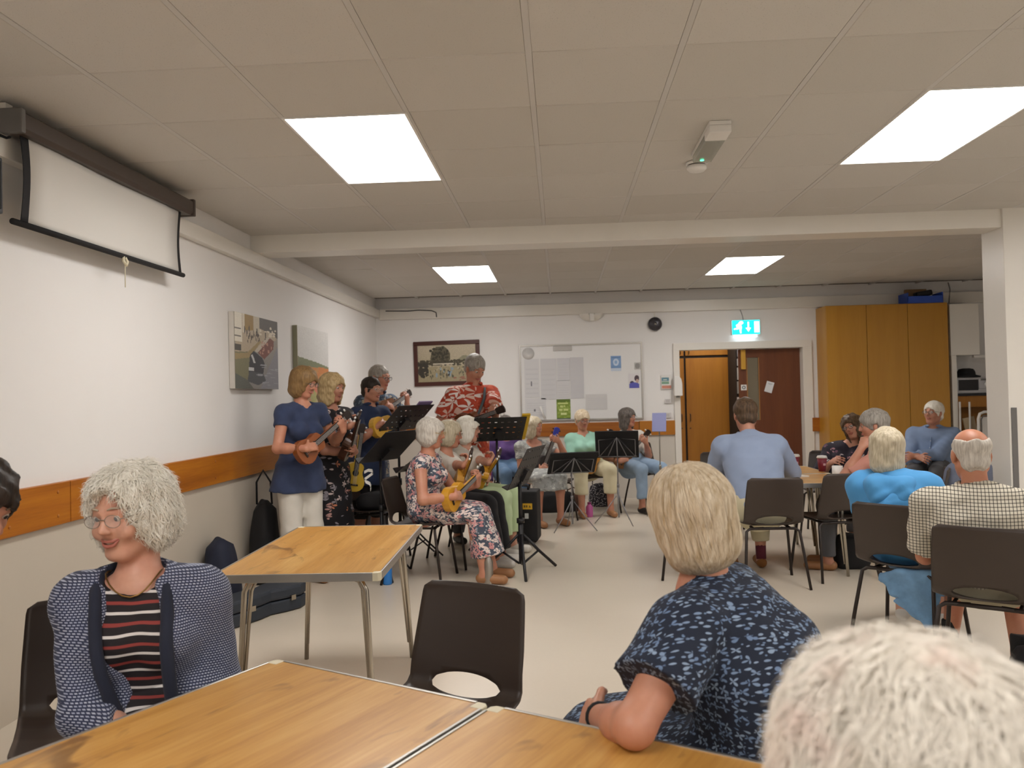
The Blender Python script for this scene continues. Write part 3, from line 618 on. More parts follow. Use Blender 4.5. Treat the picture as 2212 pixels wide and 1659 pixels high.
# tables ------------------------------------------------------------
c0 = (atz(460, 1243, .70)+atz(822, 1237, .70)+atz(905, 1133, .70)+atz(650, 1139, .70))/4
table(c0.x, c0.y, .03, 'small folding table with oak top standing empty before the players')
k0, k1 = atz(597, 1425, .70), atz(1043, 1520, .70); d = (k1-k0); d.z = 0; ang = math.atan2(d.y, d.x); d.normalize(); nrm = V((-d.y, d.x, 0))
mid = k0+d*.3425-nrm*.61; table(mid.x, mid.y, ang, 'oak-topped folding table at the bottom left of the picture')
k2 = atz(1062, 1520, .70); mid2 = k2+d*.3425-nrm*.61; mid2 = mid+d*.70
table(mid2.x, mid2.y, ang, 'oak-topped folding table under the elbow of the woman in navy')
table(1.60, 6.45, math.pi/2, 'oak folding table in front of the man in blue shirt', group='tables on the right')
table(1.60, 7.16, math.pi/2, 'oak folding table pushed behind the one with the red cup', group='tables on the right')
table(4.42, 7.75, math.pi/2, 'oak folding table beyond the bald man, by the column', group='tables on the right')

# chairs ------------------------------------------------------------
chair(-.40, 2.43, 205, 'empty brown chair pushed up to the near table')
chair(-1.40, 2.34, 150, 'brown chair behind the woman in the knitted cardigan')
chair(1.49, 6.0, 0, 'brown chair under the man in the pale blue shirt')
chair(2.02, 6.22, -12, 'brown chair between the blue shirt and the blue hoodie')
chair(1.88, 4.55, 45, 'brown chair under the woman in the blue hoodie')
chair(1.94, 3.83, 33, 'brown chair under the bald man in the checked shirt')
chair(2.64, 6.30, -68, 'brown chair under the grey-haired woman resting her chin')
chair(2.98, 6.62, -30, 'brown chair with a grey jacket over its back')
chair(3.95, 8.9, 215, 'brown chair under the white-haired man by the cupboard')
chair(2.55, 7.95, 205, 'brown chair under the woman in the dark floral blouse')
chair(1.6, 8.05, 180, 'brown chair on the far side of the table, left of blue shirt')
chair(1.02, 6.22, 200, 'brown chair mostly hidden behind the blonde bob, legs showing')
chair(-1.10, 6.22, 98, 'brown chair under the woman in the floral dress', 'band chairs')
chair(-.98, 6.78, 98, 'brown chair under the woman in black trousers', 'band chairs')
chair(-.86, 7.30, 98, 'brown chair under the woman in green trousers', 'band chairs')
chair(-.13, 9.12, 155, 'brown chair under the woman in the grey floral dress', 'band chairs')
chair(.42, 9.70, 168, 'brown chair under the woman in the mint top', 'band chairs')
chair(1.08, 9.98, 150, 'brown chair under the woman in the white top', 'band chairs')
chair(-.58, 9.72, 160, 'brown chair behind the large music stand', 'band chairs')
chair(-1.62, 6.98, 100, 'brown chair holding a dark bag among the standing players', 'band chairs')

# music stands ------------------------------------------------------
def desk_mesh(w, h, holes):
    nx, ny = int(w/.012), int(h/.012); vs = [((i/nx-.5)*w, 0, j/ny*h) for j in range(ny+1) for i in range(nx+1)]; fs = []
    for j in range(ny):
        for i in range(nx):
            if holes and j % 6 in (3,) and 2 <= j < ny-2 and i % 5 in (2, 3) and 2 < i < nx-3: continue
            fs.append((j*(nx+1)+i, j*(nx+1)+i+1, (j+1)*(nx+1)+i+1, (j+1)*(nx+1)+i))
    return vs, fs
def stand_tripod(e, h, r, rl=.3, rot=0, mat=None, brace=True):
    m = mat or m_black
    MB().tube([(0, 0, .07), (0, 0, h*.55)], r*1.35, 10).build('lower_pole', m, e); MB().tube([(0, 0, h*.5), (0, 0, h)], r, 10).build('upper_pole', m, e)
    MB().lathe([(r*2, h*.53), (r*2, h*.58)], 12).build('collar', m, e)
    for k in range(3):
        a = rot+k*2*math.pi/3; c, s = math.cos(a), math.sin(a)
        lg = MB().tube([(.02*c, .02*s, .30), (rl*.5*c, rl*.5*s, .155), (rl*c, rl*s, .008)], r*.75, 6).build('tripod_leg', m, e)
        if brace: MB().tube([(.02*c, .02*s, .07), (rl*.5*c, rl*.5*s, .155)], r*.55, 6).build('brace', m, lg)
def music_stand(x, y, h, yaw, label, tilt=25, w=.48, dh=.33, holes=True, rot=0, desk=None, rl=.3, r=.011):
    """yaw: direction the desk faces (towards the player)"""
    e = empty('music_stand', (x, y, 0), -math.radians(yaw)+math.pi); tag(e, label, 'music stand', 'music stands')
    stand_tripod(e, h, r, rl, rot)
    vs, fs = desk_mesh(w, dh, holes); o = raw('desk', vs, fs, desk or m_black, e); o.location = (0, -.02, h-.06); o.rotation_euler = (-math.radians(tilt), 0, 0)
    md = o.modifiers.new('t', 'SOLIDIFY'); md.thickness = .004
    obox('lip', (-w/2, -.05, -.004), (w/2, .0, .004), m_black, o); obox('tilt_bracket', (-.03, .004, .06), (.03, .03, .16), m_black, o)
    return e, o
def wire_stand(x, y, h, yaw, label, tilt=25, w=.46, dh=.26, folder=None, rot=0, rl=.26):
    e = empty('folding_music_stand', (x, y, 0), -math.radians(yaw)+math.pi); tag(e, label, 'music stand', 'folding music stands')
    m = plain('stand_wire', '#8a898c', .4, .5)
    stand_tripod(e, h, .007, rl, rot, plain('stand_silver', '#8d887f', .3, .8) if folder else m, False)
    o = empty('desk_pivot', (0, -.02, h-.03)); o.parent = e; o.name = 'desk'; o.rotation_euler = (-math.radians(tilt), 0, 0)
    for s in (-1, 1):
        MB().tube([(s*w*.42, .016, .02), (s*w*.42, .016, dh*.7), (s*.02, .016, dh*.75), (s*w*.42, .016, .02)], .0055, 6).build('wire', m, o)
        MB().tube([(s*.01, .012, dh*.75), (s*w*.22, .012, .02)], .0055, 6).build('wire', m, o)
    MB().tube([(0, .014, -.03), (0, .014, dh*.78)], .008, 6).build('spine', m, o); MB().tube([(-w*.45, .012, .02), (w*.45, .012, .02)], .005, 6).build('wire', m, o)
    fo = MB().box((-w/2, -.012, 0), (w/2, .004, dh)).build('music_folder', folder or m_blackm, None, .003)
    fo.parent = o; return e, o
p = at(1124, 1100, 6.42); music_stand(p.x, 6.42, .74, -75, 'heavy black music stand with thick pole in front of the floral dress', tilt=28, holes=True, rot=.4, rl=.34, r=.016, w=.5, dh=.36)
p = at(1076, 960, 7.6); e, dk = music_stand(p.x, 7.45, 1.05, -15, 'perforated black music stand with a yellow book edge', tilt=48, rot=.2)
MB().box((-.275, -.03, -.01), (-.20, -.012, .34)).build('song_book', plain('yellow_book', '#d9b028', .6), dk)
p = at(822, 1000, 6.35); music_stand(p.x, 6.35, .97, -65, 'black music stand holding an open folder before the navy top', tilt=48, holes=False, rot=.9, w=.5, dh=.36)
p = at(860, 900, 7.2); music_stand(p.x, 7.2, 1.18, -60, 'black music stand further back with purple sheets', tilt=48, rot=.3, w=.48, dh=.33)[1].name
MB().box((-.20, -.018, .10), (-.02, -.006, .36)).build('sheet_music', plain('purple_sheet', '#7d6a94', .7), [o for o in bpy.data.objects if o.name.startswith('desk')][-1])
p = at(876, 990, 7.0); music_stand(p.x, 7.05, .82, -70, 'low small black music stand behind the floral dress', tilt=55, w=.3, dh=.28, holes=False)
p = at(1234, 1010, 8.35); wire_stand(p.x, 8.35, .62, -14, 'low folding wire music stand before the mint top', tilt=38, w=.5, dh=.28, rot=.5)
p = at(1334, 1000, 8.75); wire_stand(p.x, 8.75, .74, 6, 'taller folding wire music stand before the white top', tilt=25, w=.46, dh=.32, rot=.1)
e, o = wire_stand(at(1426, 1000, 9.4).x, 9.4, .98, 195, 'stand with a lilac folder beside the doorway', tilt=15, w=.16, dh=.22, folder=plain('lilac_folder', '#9297c4', .6))

# small instrument builder ------------------------------------------
def uke_mesh(L=.25):
    pts = []
    prof = [(-.125, 0), (-.122, .035), (-.112, .06), (-.09, .083), (-.06, .094), (-.03, .092), (0, .079), (.025, .067), (.045, .064), (.07, .069), (.09, .07), (.108, .06), (.12, .04), (.125, .02)]
    return [(x, y) for x, y in prof]+[(x, -y) for x, y in prof[::-1][:-1]]
UK = uke_mesh()
m_dwood = plain('dark_fretboard', '#2a1c16', .4, var=.1); 
def ukulele(c, x_axis, normal, col, label, s=1.0, head='#2a1d18'):
    """c: middle of the body, x_axis along the neck, normal out of the soundboard"""
    x = x_axis.normalized(); z = (normal-x*normal.dot(x)).normalized(); y = z.cross(x)
    e = empty('ukulele'); e.matrix_world = Matrix(((x.x, y.x, z.x, c.x), (x.y, y.y, z.y, c.y), (x.z, y.z, z.z, c.z), (0, 0, 0, 1))) @ Matrix.Scale(s, 4); tag(e, label, 'ukulele', 'ukuleles')
    m = wood('uke_'+col.strip('#'), col, col, col, 'X', 2, .3, False) if ('uke_'+col.strip('#')) not in MATS else MATS['uke_'+col.strip('#')]
    c0 = lin(col); 
    MB().prism(UK, -.032, .03, None).build('body', m, e, .004)
    MB().lathe([(.028, 0), (.028, .002)], 20, Matrix.Translation((.035, 0, .0302))).build('sound_hole', m_blackm, e)
    obox('bridge', (-.075, -.035, .03), (-.06, .035, .038), m_dwood, e, .002)
    MB().prism([(.12, -.024), (.36, -.018), (.36, .018), (.12, .024)], .012, .031).build('neck', m, e, .004)
    MB().prism([(.06, -.021), (.36, -.018), (.36, .018), (.06, .021)], .031, .036).build('fretboard', m_dwood, e)
    hs = MB().prism([(.36, -.018), (.375, -.028), (.45, -.032), (.46, -.01), (.46, .01), (.45, .032), (.375, .028), (.36, .018)], .006, .022).build('headstock', plain('headstock_'+head.strip('#'), head, .35), e, .002)
    for q in (.39, .43):
        for t_ in (-1, 1): MB().ball((q, t_*.042, .01), (.008, .012, .008), 6).build('tuning_peg', m_white if head != '#3b46b0' else m_black, hs)
    for k in range(4): MB().tube([(-.068, -.0135+.009*k, .0395), (.38, -.0105+.007*k, .038)], .0009, 4, False).build('string', m_white, e)
    return e

# bags, bottles, cases ----------------------------------------------
def bottle(x, y, r, h, col, label, metal=0, cap='#b9b6b0'):
    e = empty('bottle', (x, y, 0)); tag(e, label, 'bottle')
    MB().lathe([(r*.9, 0), (r, .01), (r, h*.68), (r*.6, h*.80), (r*.5, h*.86)], 20).build('body', plain('bottle_'+col.strip('#'), col, .3, metal), e)
    MB().lathe([(r*.55, h*.86), (r*.55, h*.985), (r*.4, h), (0, h)], 16).build('cap', plain('cap_'+cap.strip('#'), cap, .3, .8), e)
p = atz(1056, 1262, 0); bottle(p.x, p.y, .035, .25, '#a8a39c', 'brushed steel bottle on the floor by sandalled feet', .9)
p = atz(837, 1262, 0); bottle(p.x, p.y, .036, .26, '#2e7fd0', 'bright blue bottle on the floor under the small table')
p = atz(1274, 1118, 0); bottle(p.x, p.y+.05, .04, .17, '#c060a0', 'pink bottle on the floor beside sandals', 0, '#a05088')
def softbag(name, label, x, y, size, mat, cat='bag', rz=0, strap=True, seed=0, lean=(0, 0)):
    e = empty(name, (x, y, 0), rz); tag(e, label, cat); w, d, h = size; rg = np.random.RandomState(seed); ph = rg.uniform(0, 6, 6)
    vs = []; nu, nv = 24, 12
    for j in range(nv+1):
        t_ = j/nv; k = (1-.35*t_**3)*(.88+.12*math.sin(min(1, t_*4)*math.pi/2)); k *= 1 if j < nv else .55
        for i in range(nu):
            a = 2*math.pi*i/nu; ca, sa = math.cos(a), math.sin(a); q = (abs(ca)**3+abs(sa)**3)**(-1/3)
            r_ = k*q*(1+.04*math.sin(3*a+ph[0]+5*t_)+.03*math.sin(5*a+ph[1]-7*t_))
            vs.append((w/2*r_*ca+lean[0]*t_, d/2*r_*sa+lean[1]*t_, h*t_*(1+.03*math.sin(2*a+ph[2]))))
    fs = [(j*nu+i, j*nu+(i+1) % nu, (j+1)*nu+(i+1) % nu, (j+1)*nu+i) for j in range(nv) for i in range(nu)]+[tuple(range(nu-1, -1, -1)), tuple(nv*nu+i for i in range(nu))]
    raw('bag_body', vs, fs, mat, e, True)
    if strap: MB().tube([(-w*.3+lean[0], lean[1], h*.97), (-w*.28+lean[0], lean[1]-.01, h*1.25), (lean[0], lean[1]-.015, h*1.4), (w*.28+lean[0], lean[1]-.01, h*1.25), (w*.3+lean[0], lean[1], h*.97)], .008, 6).build('strap', mat, e)
    return e
m_bag = plain('bag_black', '#151417', .75, var=.25, nscale=14, bump=.2)
p = atz(1840, 1225, 0); softbag('backpack', 'slumped black backpack on the floor beside the table legs', p.x, p.y, (.26, .2, .26), m_bag, seed=2)
t = NT('spotted_fabric'); vo = t.n('ShaderNodeTexVoronoi'); t.put(vo.inputs['Vector'], t.co((1, 1, 1))); vo.inputs['Scale'].default_value = 60
t.out(t.mix(t.math('LESS_THAN', vo.outputs['Distance'], .33), '#2b2830', '#c9c3c4'), .8); m_spot = t.m
p = at(1297, 1050, 9.7); softbag('handbag', 'black and white speckled bag under the mint-top player', p.x, 10.15, (.26, .16, .28), m_spot, seed=4)
p = at(1190, 1060, 9.6); softbag('holdall', 'black holdall on the floor behind the grey dress', p.x+.05, 9.75, (.5, .25, .24), m_bag, seed=5)
p = atz(1240, 1110, 0); softbag('shopping_bag', 'brown and black bag beneath the mint-top player', p.x+.0, p.y+.28, (.24, .16, .2), plain('bag_brown', '#5a3a2c', .8, var=.5, nscale=9), seed=6)
softbag('shoulder_bag', 'dark bag lying on the chair among standing players', -1.62, 6.98, (.34, .3, .14), m_bag, seed=8, strap=False).location.z = .452
# hard ukulele case on the floor at left, navy bag, white tote
p = atz(505, 1352, 0); e = empty('instrument_case', (p.x+.06, p.y+.22, 0), -.45); tag(e, 'dark blue-grey hard instrument case lying by the left wall', 'case')
m_case2 = plain('case_navy', '#2b323c', .6, var=.12, bump=.1)
b = [(-.11, -.30), (-.06, -.34), (.06, -.34), (.11, -.30), (.105, -.05), (.085, .05), (.12, .16), (.135, .27), (.10, .36), (0, .385), (-.10, .36), (-.135, .27), (-.12, .16), (-.085, .05), (-.105, -.05)]
MB().prism(b, 0.005, .085).build('base', m_case2, e, .012); lid = MB().prism(b, .09, .165).build('lid', m_case2, e, .018)
MB().tube([(-.05, -.34, .09), (-.045, -.38, .095), (.045, -.38, .095), (.05, -.34, .09)], .008, 6).build('handle', m_black, e)
for s in (-.13, .2): obox('latch', (.1 if s < 0 else .122, s-.02, .075), (.118 if s < 0 else .14, s+.02, .11), m_chrome, lid, .002)
p = at(487, 1235, 5.4); softbag('gig_bag', 'navy padded bag leaning on the wall behind the hard case', p.x-.02, 5.45, (.2, .36, .46), plain('navy_bag', '#1a2034', .8, var=.2), rz=.1, seed=9, strap=False, lean=(-.04, 0))
p = at(462, 1290, 4.95); softbag('tote_bag', 'cream tote bag with a small brown flower by the wall', p.x-.0, 4.95, (.16, .34, .3), plain('cream_cloth', '#cfc6b4', .85, var=.05), seed=10, strap=False)
fl = at(482, 1296, 4.8); 
p = at(600, 1140, 5.9); softbag('case_bag', 'black instrument bag leaning behind the woman in white trousers', -2.32, 6.2, (.2, .3, .62), m_bag, seed=11)
# rolling amplifier case
p = atz(1140, 1148, 0); e = empty('amplifier_case', (p.x-.02, 7.75, 0), -.1); tag(e, 'black upright amplifier case with a yellow label', 'amplifier')
obox('cabinet', (-.16, -.14, .03), (.16, .14, .50), m_bag, e, .02); printed('label_plate', .09, .055, 18, 10, '#d8a824', [('r', '#5a4410', (.1, .3, .25, .7)), ('r', '#5a4410', (.35, .3, .5, .7)), ('p', '#5a4410', [(.6, .3), (.72, .75), (.85, .3)])], m_print, e).location = (.07, -.145, .36)
printed('tag_label', .035, .05, 8, 8, '#cfd2d4', [], m_print, e).location = (.06, -.145, .27)
for s in (-1, 1): MB().ball((s*.12, 0, .02), .02, 6).build('foot', m_black, e)
MB().tube([(-.06, 0, .5), (-.055, 0, .54), (.055, 0, .54), (.06, 0, .5)], .012, 6).build('handle', m_black, e)

# cups, mug and papers on the right-hand table -----------------------
def cup(x, y, z, label, col='#7c1f33'):
    e = empty('paper_cup', (x, y, z)); tag(e, label, 'cup', 'takeaway cups')
    MB().lathe([(.028, 0), (.04, .115)], 20).build('cup_wall', plain('cup_red', col, .5), e); MB().lathe([(.043, .112), (.043, .122), (.038, .126), (.037, .132), (0, .131)], 20).build('lid', m_white, e)
    printed('logo', .02, .018, 6, 6, '#c9a0a6', [], m_print, e).location = (.008, -.0385, .06)
p = at(1717, 1000, 7.2); cup(p.x, 7.2, .70, 'dark red takeaway cup with white lid beside the blue shirt')
p = at(1776, 1008, 7.0); cup(p.x, 7.0, .70, 'dark red takeaway cup with white lid nearest the floral blouse')
p = at(1809, 1020, 6.45); e = empty('mug', (p.x, 6.45, .70)); tag(e, 'plain white mug on the right-hand table', 'mug')
MB().lathe([(.034, 0), (.039, .01), (.04, .095), (.036, .095), (.034, .012), (0, .01)], 24).build('mug_body', m_white, e); MB().tube([(.038, 0, .075), (.065, 0, .07), (.068, 0, .04), (.038, 0, .025)], .006, 8).build('handle', m_white, e)
def papers(name, x, y, z, w, d, rz, col, label, n=1):
    e = MB()
    o = MB().box((-w/2, -d/2, 0), (w/2, d/2, .003*n)).build(name, plain('paper_'+col.strip('#'), col, .8), None); o.location = (x, y, z); o.rotation_euler = (0, 0, rz); return tag(o, label, 'paper')
papers('napkin', at(1722, 1025, 6.6).x, 6.62, .7003, .13, .15, .3, '#e6e0d6', 'folded white napkin beside the blue shirt sleeve', 3)
papers('open_book', at(1520, 1030, 6.5).x, 6.4, .7003, .3, .24, .2, '#ded5c4', 'open white papers on the table left of the blue shirt', 4)
papers('booklet', at(1512, 1008, 6.95).x, 6.95, .7003, .28, .2, -.1, '#d8d2c8', 'white booklet lying further back on the table', 3)
# spectacles lying on the table
p = at(1543, 1006, 6.75); e = empty('spectacles', (p.x, 6.75, .70), .5); tag(e, 'dark folded spectacles standing on the papers', 'spectacles')
for s in (-1, 1): MB().tube([(s*.034+.026*math.cos(a), .002, .045+.02*math.sin(a)) for a in np.linspace(0, 2*math.pi, 14)[:-1]], .004, 6, closed=True).build('rim', m_black, e); MB().tube([(s*.06, 0, .05), (s*.062, .1, .045), (s*.06, .14, .01)], .003, 6).build('temple', m_black, e)
MB().tube([(-.009, 0, .05), (.009, 0, .05)], .003, 6).build('nose_bridge', m_black, e)

# extra instrument on the chair, paper ribbon, jacket, hanging cloth, dark bag
ukulele(at(764, 1030, 6.85), V((.15, .1, 1)), V((.6, -.8, .1)), '#d2ae3e', 'pale yellow ukulele standing on the chair among the standing players')
pr = at(796, 1035, 6.25); zig = [(-.03, .055), (.0, .07), (.03, .065), (.035, .045), (.0, .02), (-.03, .0), (-.02, -.02), (.01, -.035), (.02, -.06), (.015, -.085)]
vs = []; fs = []
for k, (a, b) in enumerate(zig): vs += [(a, -.012, b+.011), (a, .012, b+.011), (a, .012, b-.011), (a, -.012, b-.011)]
for k in range(len(zig)-1): fs += [tuple(4*k+i for i in (0, 1, 5, 4)), tuple(4*k+i for i in (1, 2, 6, 5)), tuple(4*k+i for i in (2, 3, 7, 6)), tuple(4*k+i for i in (3, 0, 4, 7))]
fs += [(3, 2, 1, 0), tuple(4*(len(zig)-1)+i for i in range(4))]
tag(raw('paper_ribbon', vs, fs, m_white, None), 'white folded paper ribbon hanging below the open folder', 'ribbon').location = pr
p = atz(2225, 1470, 0); softbag('floor_bag', 'black bag on the floor at the right edge of the picture', p.x+.06, p.y, (.28, .2, .16), m_bag, seed=12, strap=False)
# ================================================================== figure modelling: smooth volumes turned into one surface
F32 = np.float32
def A3(p): return np.array([p[0], p[1], p[2]], float)
def smin(a, b, k):
    h = np.clip(.5+.5*(b-a)/k, 0, 1); return b+(a-b)*h-k*h*(1-h)
class Prim:
    def __init__(s, lo, hi, fn, k=.02, sub=False): s.lo, s.hi, s.fn, s.k, s.sub = np.array(lo), np.array(hi), fn, k, sub
def rcone(a, b, ra, rb, k=.02, flat=False, sub=False, sq=None):
    """tapered limb from a to b; flat: cut square at b; sq=(axis, factor) flattens it across an axis"""
    a, b = A3(a), A3(b); ba = b-a; L2 = float(ba@ba)+1e-12; L = math.sqrt(L2); R = max(ra, rb)
    def fn(X, Y, Z):
        x, y, z = X-F32(a[0]), Y-F32(a[1]), Z-F32(a[2])
        u = (x*ba[0]+y*ba[1]+z*ba[2])/L2; t = np.clip(u, 0, 1)
        qx, qy, qz = x-t*ba[0], y-t*ba[1], z-t*ba[2]
        if sq is not None:
            n = sq[0]; dn = qx*n[0]+qy*n[1]+qz*n[2]; g = sq[1]-1
            qx, qy, qz = qx+dn*n[0]*g, qy+dn*n[1]*g, qz+dn*n[2]*g
        d = np.sqrt(qx*qx+qy*qy+qz*qz)-(ra+(rb-ra)*t)
        if flat: d = np.maximum(d, (u-1)*L)
        return d.astype(F32)
    return Prim(np.minimum(a, b)-R, np.maximum(a, b)+R, fn, k, sub)
def ell(c, r, R=None, k=.02, sub=False):
    c = A3(c); r = np.array(r, float)
    Rm = np.eye(3) if R is None else np.array(R)      # rows: local axes
    ext = np.sqrt(((Rm*r[:, None])**2).sum(0))
    def fn(X, Y, Z):
        x, y, z = X-F32(c[0]), Y-F32(c[1]), Z-F32(c[2])
        q = [(x*Rm[i, 0]+y*Rm[i, 1]+z*Rm[i, 2])/r[i] for i in range(3)]
        k0 = np.sqrt(q[0]**2+q[1]**2+q[2]**2); k1 = np.sqrt((q[0]/r[0])**2+(q[1]/r[1])**2+(q[2]/r[2])**2)
        return (k0*(k0-1)/np.maximum(k1, 1e-4)).astype(F32)
    return Prim(c-ext, c+ext, fn, k, sub)
def sweep(st, lat, k=.02, flat0=False, flat1=False, sub=False):
    """elliptical sections (centre, half width, half depth) along a line; lat = side direction"""
    st = [(A3(c), a, b) for c, a, b in st]; lat = A3(lat)
    R = max(max(a, b) for c, a, b in st); P = np.array([c for c, a, b in st])
    def fn(X, Y, Z):
        best = None; n = len(st)-1
        for i in range(n):
            (c0, a0, b0), (c1, a1, b1) = st[i], st[i+1]
            T = c1-c0; L = np.linalg.norm(T)+1e-9; T = T/L
            lx = lat-T*(lat@T); lx /= np.linalg.norm(lx); ly = np.cross(T, lx)
            x, y, z = X-F32(c0[0]), Y-F32(c0[1]), Z-F32(c0[2])
            u = (x*T[0]+y*T[1]+z*T[2])/L; t = np.clip(u, 0, 1); zz = (u-t)*L
            px = x*lx[0]+y*lx[1]+z*lx[2]; py = x*ly[0]+y*ly[1]+z*ly[2]
            a = a0+(a1-a0)*t; b = b0+(b1-b0)*t; cr = np.minimum(a, b)*.8
            if i == 0 and flat0: zz = np.maximum(zz, 0)
            if i == n-1 and flat1: zz = np.minimum(zz, 0)
            k0 = np.sqrt((px/a)**2+(py/b)**2+(zz/cr)**2); k1 = np.sqrt((px/a**2)**2+(py/b**2)**2+(zz/cr**2)**2)
            d = k0*(k0-1)/np.maximum(k1, 1e-4)
            if i == 0 and flat0: d = np.maximum(d, -u*L)
            if i == n-1 and flat1: d = np.maximum(d, (u-1)*L)
            best = d if best is None else np.minimum(best, d)
        return best.astype(F32)
    return Prim(P.min(0)-R, P.max(0)+R, fn, k, sub)
def half(n, c, k=.004):
    """cut everything on the side n points to, beyond c"""
    n = A3(n)
    def fn(X, Y, Z): return (F32(c)-(X*n[0]+Y*n[1]+Z*n[2])).astype(F32)
    return Prim([-9]*3, [9]*3, fn, k, True)
def field(prims, h, noise=None):
    adds = [p for p in prims if not p.sub]
    lo = np.min([p.lo for p in adds], 0)-4*h; hi = np.max([p.hi for p in adds], 0)+4*h
    n = np.ceil((hi-lo)/h).astype(int)+1
    ax = [(lo[i]+h*np.arange(n[i])).astype(F32) for i in range(3)]
    F = np.full(n, .3, F32)
    for p in prims:
        m = p.k+.012+3*h
        i0 = np.clip(np.floor((p.lo-m-lo)/h).astype(int), 0, n); i1 = np.clip(np.ceil((p.hi+m-lo)/h).astype(int)+1, 0, n)
        if np.any(i1-i0 < 1): continue
        sl = tuple(slice(i0[i], i1[i]) for i in range(3))
        d = p.fn(ax[0][sl[0]][:, None, None], ax[1][sl[1]][None, :, None], ax[2][sl[2]][None, None, :])
        F[sl] = -smin(-F[sl], d, p.k) if p.sub else smin(F[sl], d, p.k)
    if noise is not None: F += noise(ax[0][:, None, None], ax[1][None, :, None], ax[2][None, None, :]).astype(F32)
    return F, lo, h
def surfnet(F, lo, h):
    S = F < 0; nx, ny, nz = F.shape
    cs = [(i, j, k) for i in (0, 1) for j in (0, 1) for k in (0, 1)]
    cnt = np.zeros((nx-1, ny-1, nz-1), np.uint8)
    for i, j, k in cs: cnt += S[i:nx-1+i, j:ny-1+j, k:nz-1+k]
    I, J, K = np.nonzero((cnt > 0) & (cnt < 8)); N = len(I)
    idx = np.full(cnt.shape, -1, np.int32); idx[I, J, K] = np.arange(N)
    val = {c: F[I+c[0], J+c[1], K+c[2]] for c in cs}
    acc = np.zeros((N, 3), np.float64); num = np.zeros(N)
    for a in cs:
        for ax in range(3):
            if a[ax]: continue
            b = list(a); b[ax] = 1; b = tuple(b); va, vb = val[a], val[b]
            m = (va < 0) != (vb < 0); t = va[m]/(va[m]-vb[m]); p = np.empty((m.sum(), 3)); p[:] = a; p[:, ax] += t
            acc[m] += p; num[m] += 1
    v = acc/num[:, None]+np.stack([I, J, K], 1); v = v*h+lo
    quads = []
    for ax in range(3):
        sa = [slice(None)]*3; sb = [slice(None)]*3; sa[ax] = slice(0, -1); sb[ax] = slice(1, None)
        A, B = S[tuple(sa)], S[tuple(sb)]; o1, o2 = (ax+1) % 3, (ax+2) % 3
        for sgn, m in ((0, A & ~B), (1, ~A & B)):
            e = np.stack(np.nonzero(m), 1); e = e[(e[:, o1] > 0) & (e[:, o2] > 0) & (e[:, o1] < F.shape[o1]-1) & (e[:, o2] < F.shape[o2]-1)]
            def cell(d1, d2):
                q = e.copy(); q[:, o1] -= d1; q[:, o2] -= d2; return idx[q[:, 0], q[:, 1], q[:, 2]]
            q = np.stack([cell(1, 1), cell(0, 1), cell(0, 0), cell(1, 0)], 1)
            quads.append(q[:, ::-1] if sgn else q)
    q = np.concatenate(quads); q = q[(q >= 0).all(1)]
    return v, q
def np_mesh(name, v, q):
    me = bpy.data.meshes.new(name); me.vertices.add(len(v)); me.vertices.foreach_set('co', np.asarray(v, np.float32).ravel())
    k = q.shape[1]; me.loops.add(q.size); me.loops.foreach_set('vertex_index', q.astype(np.int32).ravel())
    me.polygons.add(len(q)); me.polygons.foreach_set('loop_start', np.arange(0, q.size, k, dtype=np.int32))
    me.polygons.foreach_set('use_smooth', np.ones(len(q), bool)); me.update(calc_edges=True); return me
def largest(v, q):
    """drop crumbs: keep vertices reachable in pieces of at least 4% of the surface"""
    lab = np.arange(len(v)); 
    for _ in range(400):
        m = lab[q].min(1); new = lab.copy(); np.minimum.at(new, q.ravel(), np.repeat(m, 4)); new = new[new]
        if (new == lab).all(): break
        lab = new
    u, inv, c = np.unique(lab, return_inverse=True, return_counts=True)
    keep = (c >= .04*len(v))[inv]
    if keep.all(): return v, q
    mp = np.cumsum(keep)-1; q = q[keep[q].all(1)]; return v[keep], mp[q]
def volume(name, prims, h, mat, parent, noise=None, keep=False):
    F, lo, h = field(prims, h, noise); v, q = surfnet(F, lo, h)
    if len(v) == 0: return None
    v, q = largest(v, q)
    o = link(name, np_mesh(name, v, q), mat, parent)
    return (o, F, lo, h, v) if keep else o
def wob(seed, amp, f):
    r = np.random.RandomState(seed); ph = r.uniform(0, 6.28, 9); 
    return lambda X, Y, Z: amp*(np.sin(f*X+.7*f*Z+ph[0])*np.sin(f*Y-.5*f*Z+ph[1])+.6*np.sin(1.9*f*Z+f*Y+ph[2])*np.sin(1.7*f*X+ph[3])+.4*np.sin(2.9*f*Z-2.1*f*X+ph[4])*np.sin(2.6*f*Y+ph[5]))
def sample(F, lo, h, p):
    g = (p-lo)/h; g = np.clip(g, 0, np.array(F.shape)-1.001); i = g.astype(int); f = g-i; r = 0
    for a in (0, 1):
        for b in (0, 1):
            for c in (0, 1):
                w = (f[:, 0] if a else 1-f[:, 0])*(f[:, 1] if b else 1-f[:, 1])*(f[:, 2] if c else 1-f[:, 2])
                r = r+w*F[i[:, 0]+a, i[:, 1]+b, i[:, 2]+c]
    return r
def grad(F, lo, h, p):
    g = np.stack([sample(F, lo, h, p+np.eye(3)[i]*h)-sample(F, lo, h, p-np.eye(3)[i]*h) for i in range(3)], 1)
    return g/(np.linalg.norm(g, axis=1, keepdims=True)+1e-9)
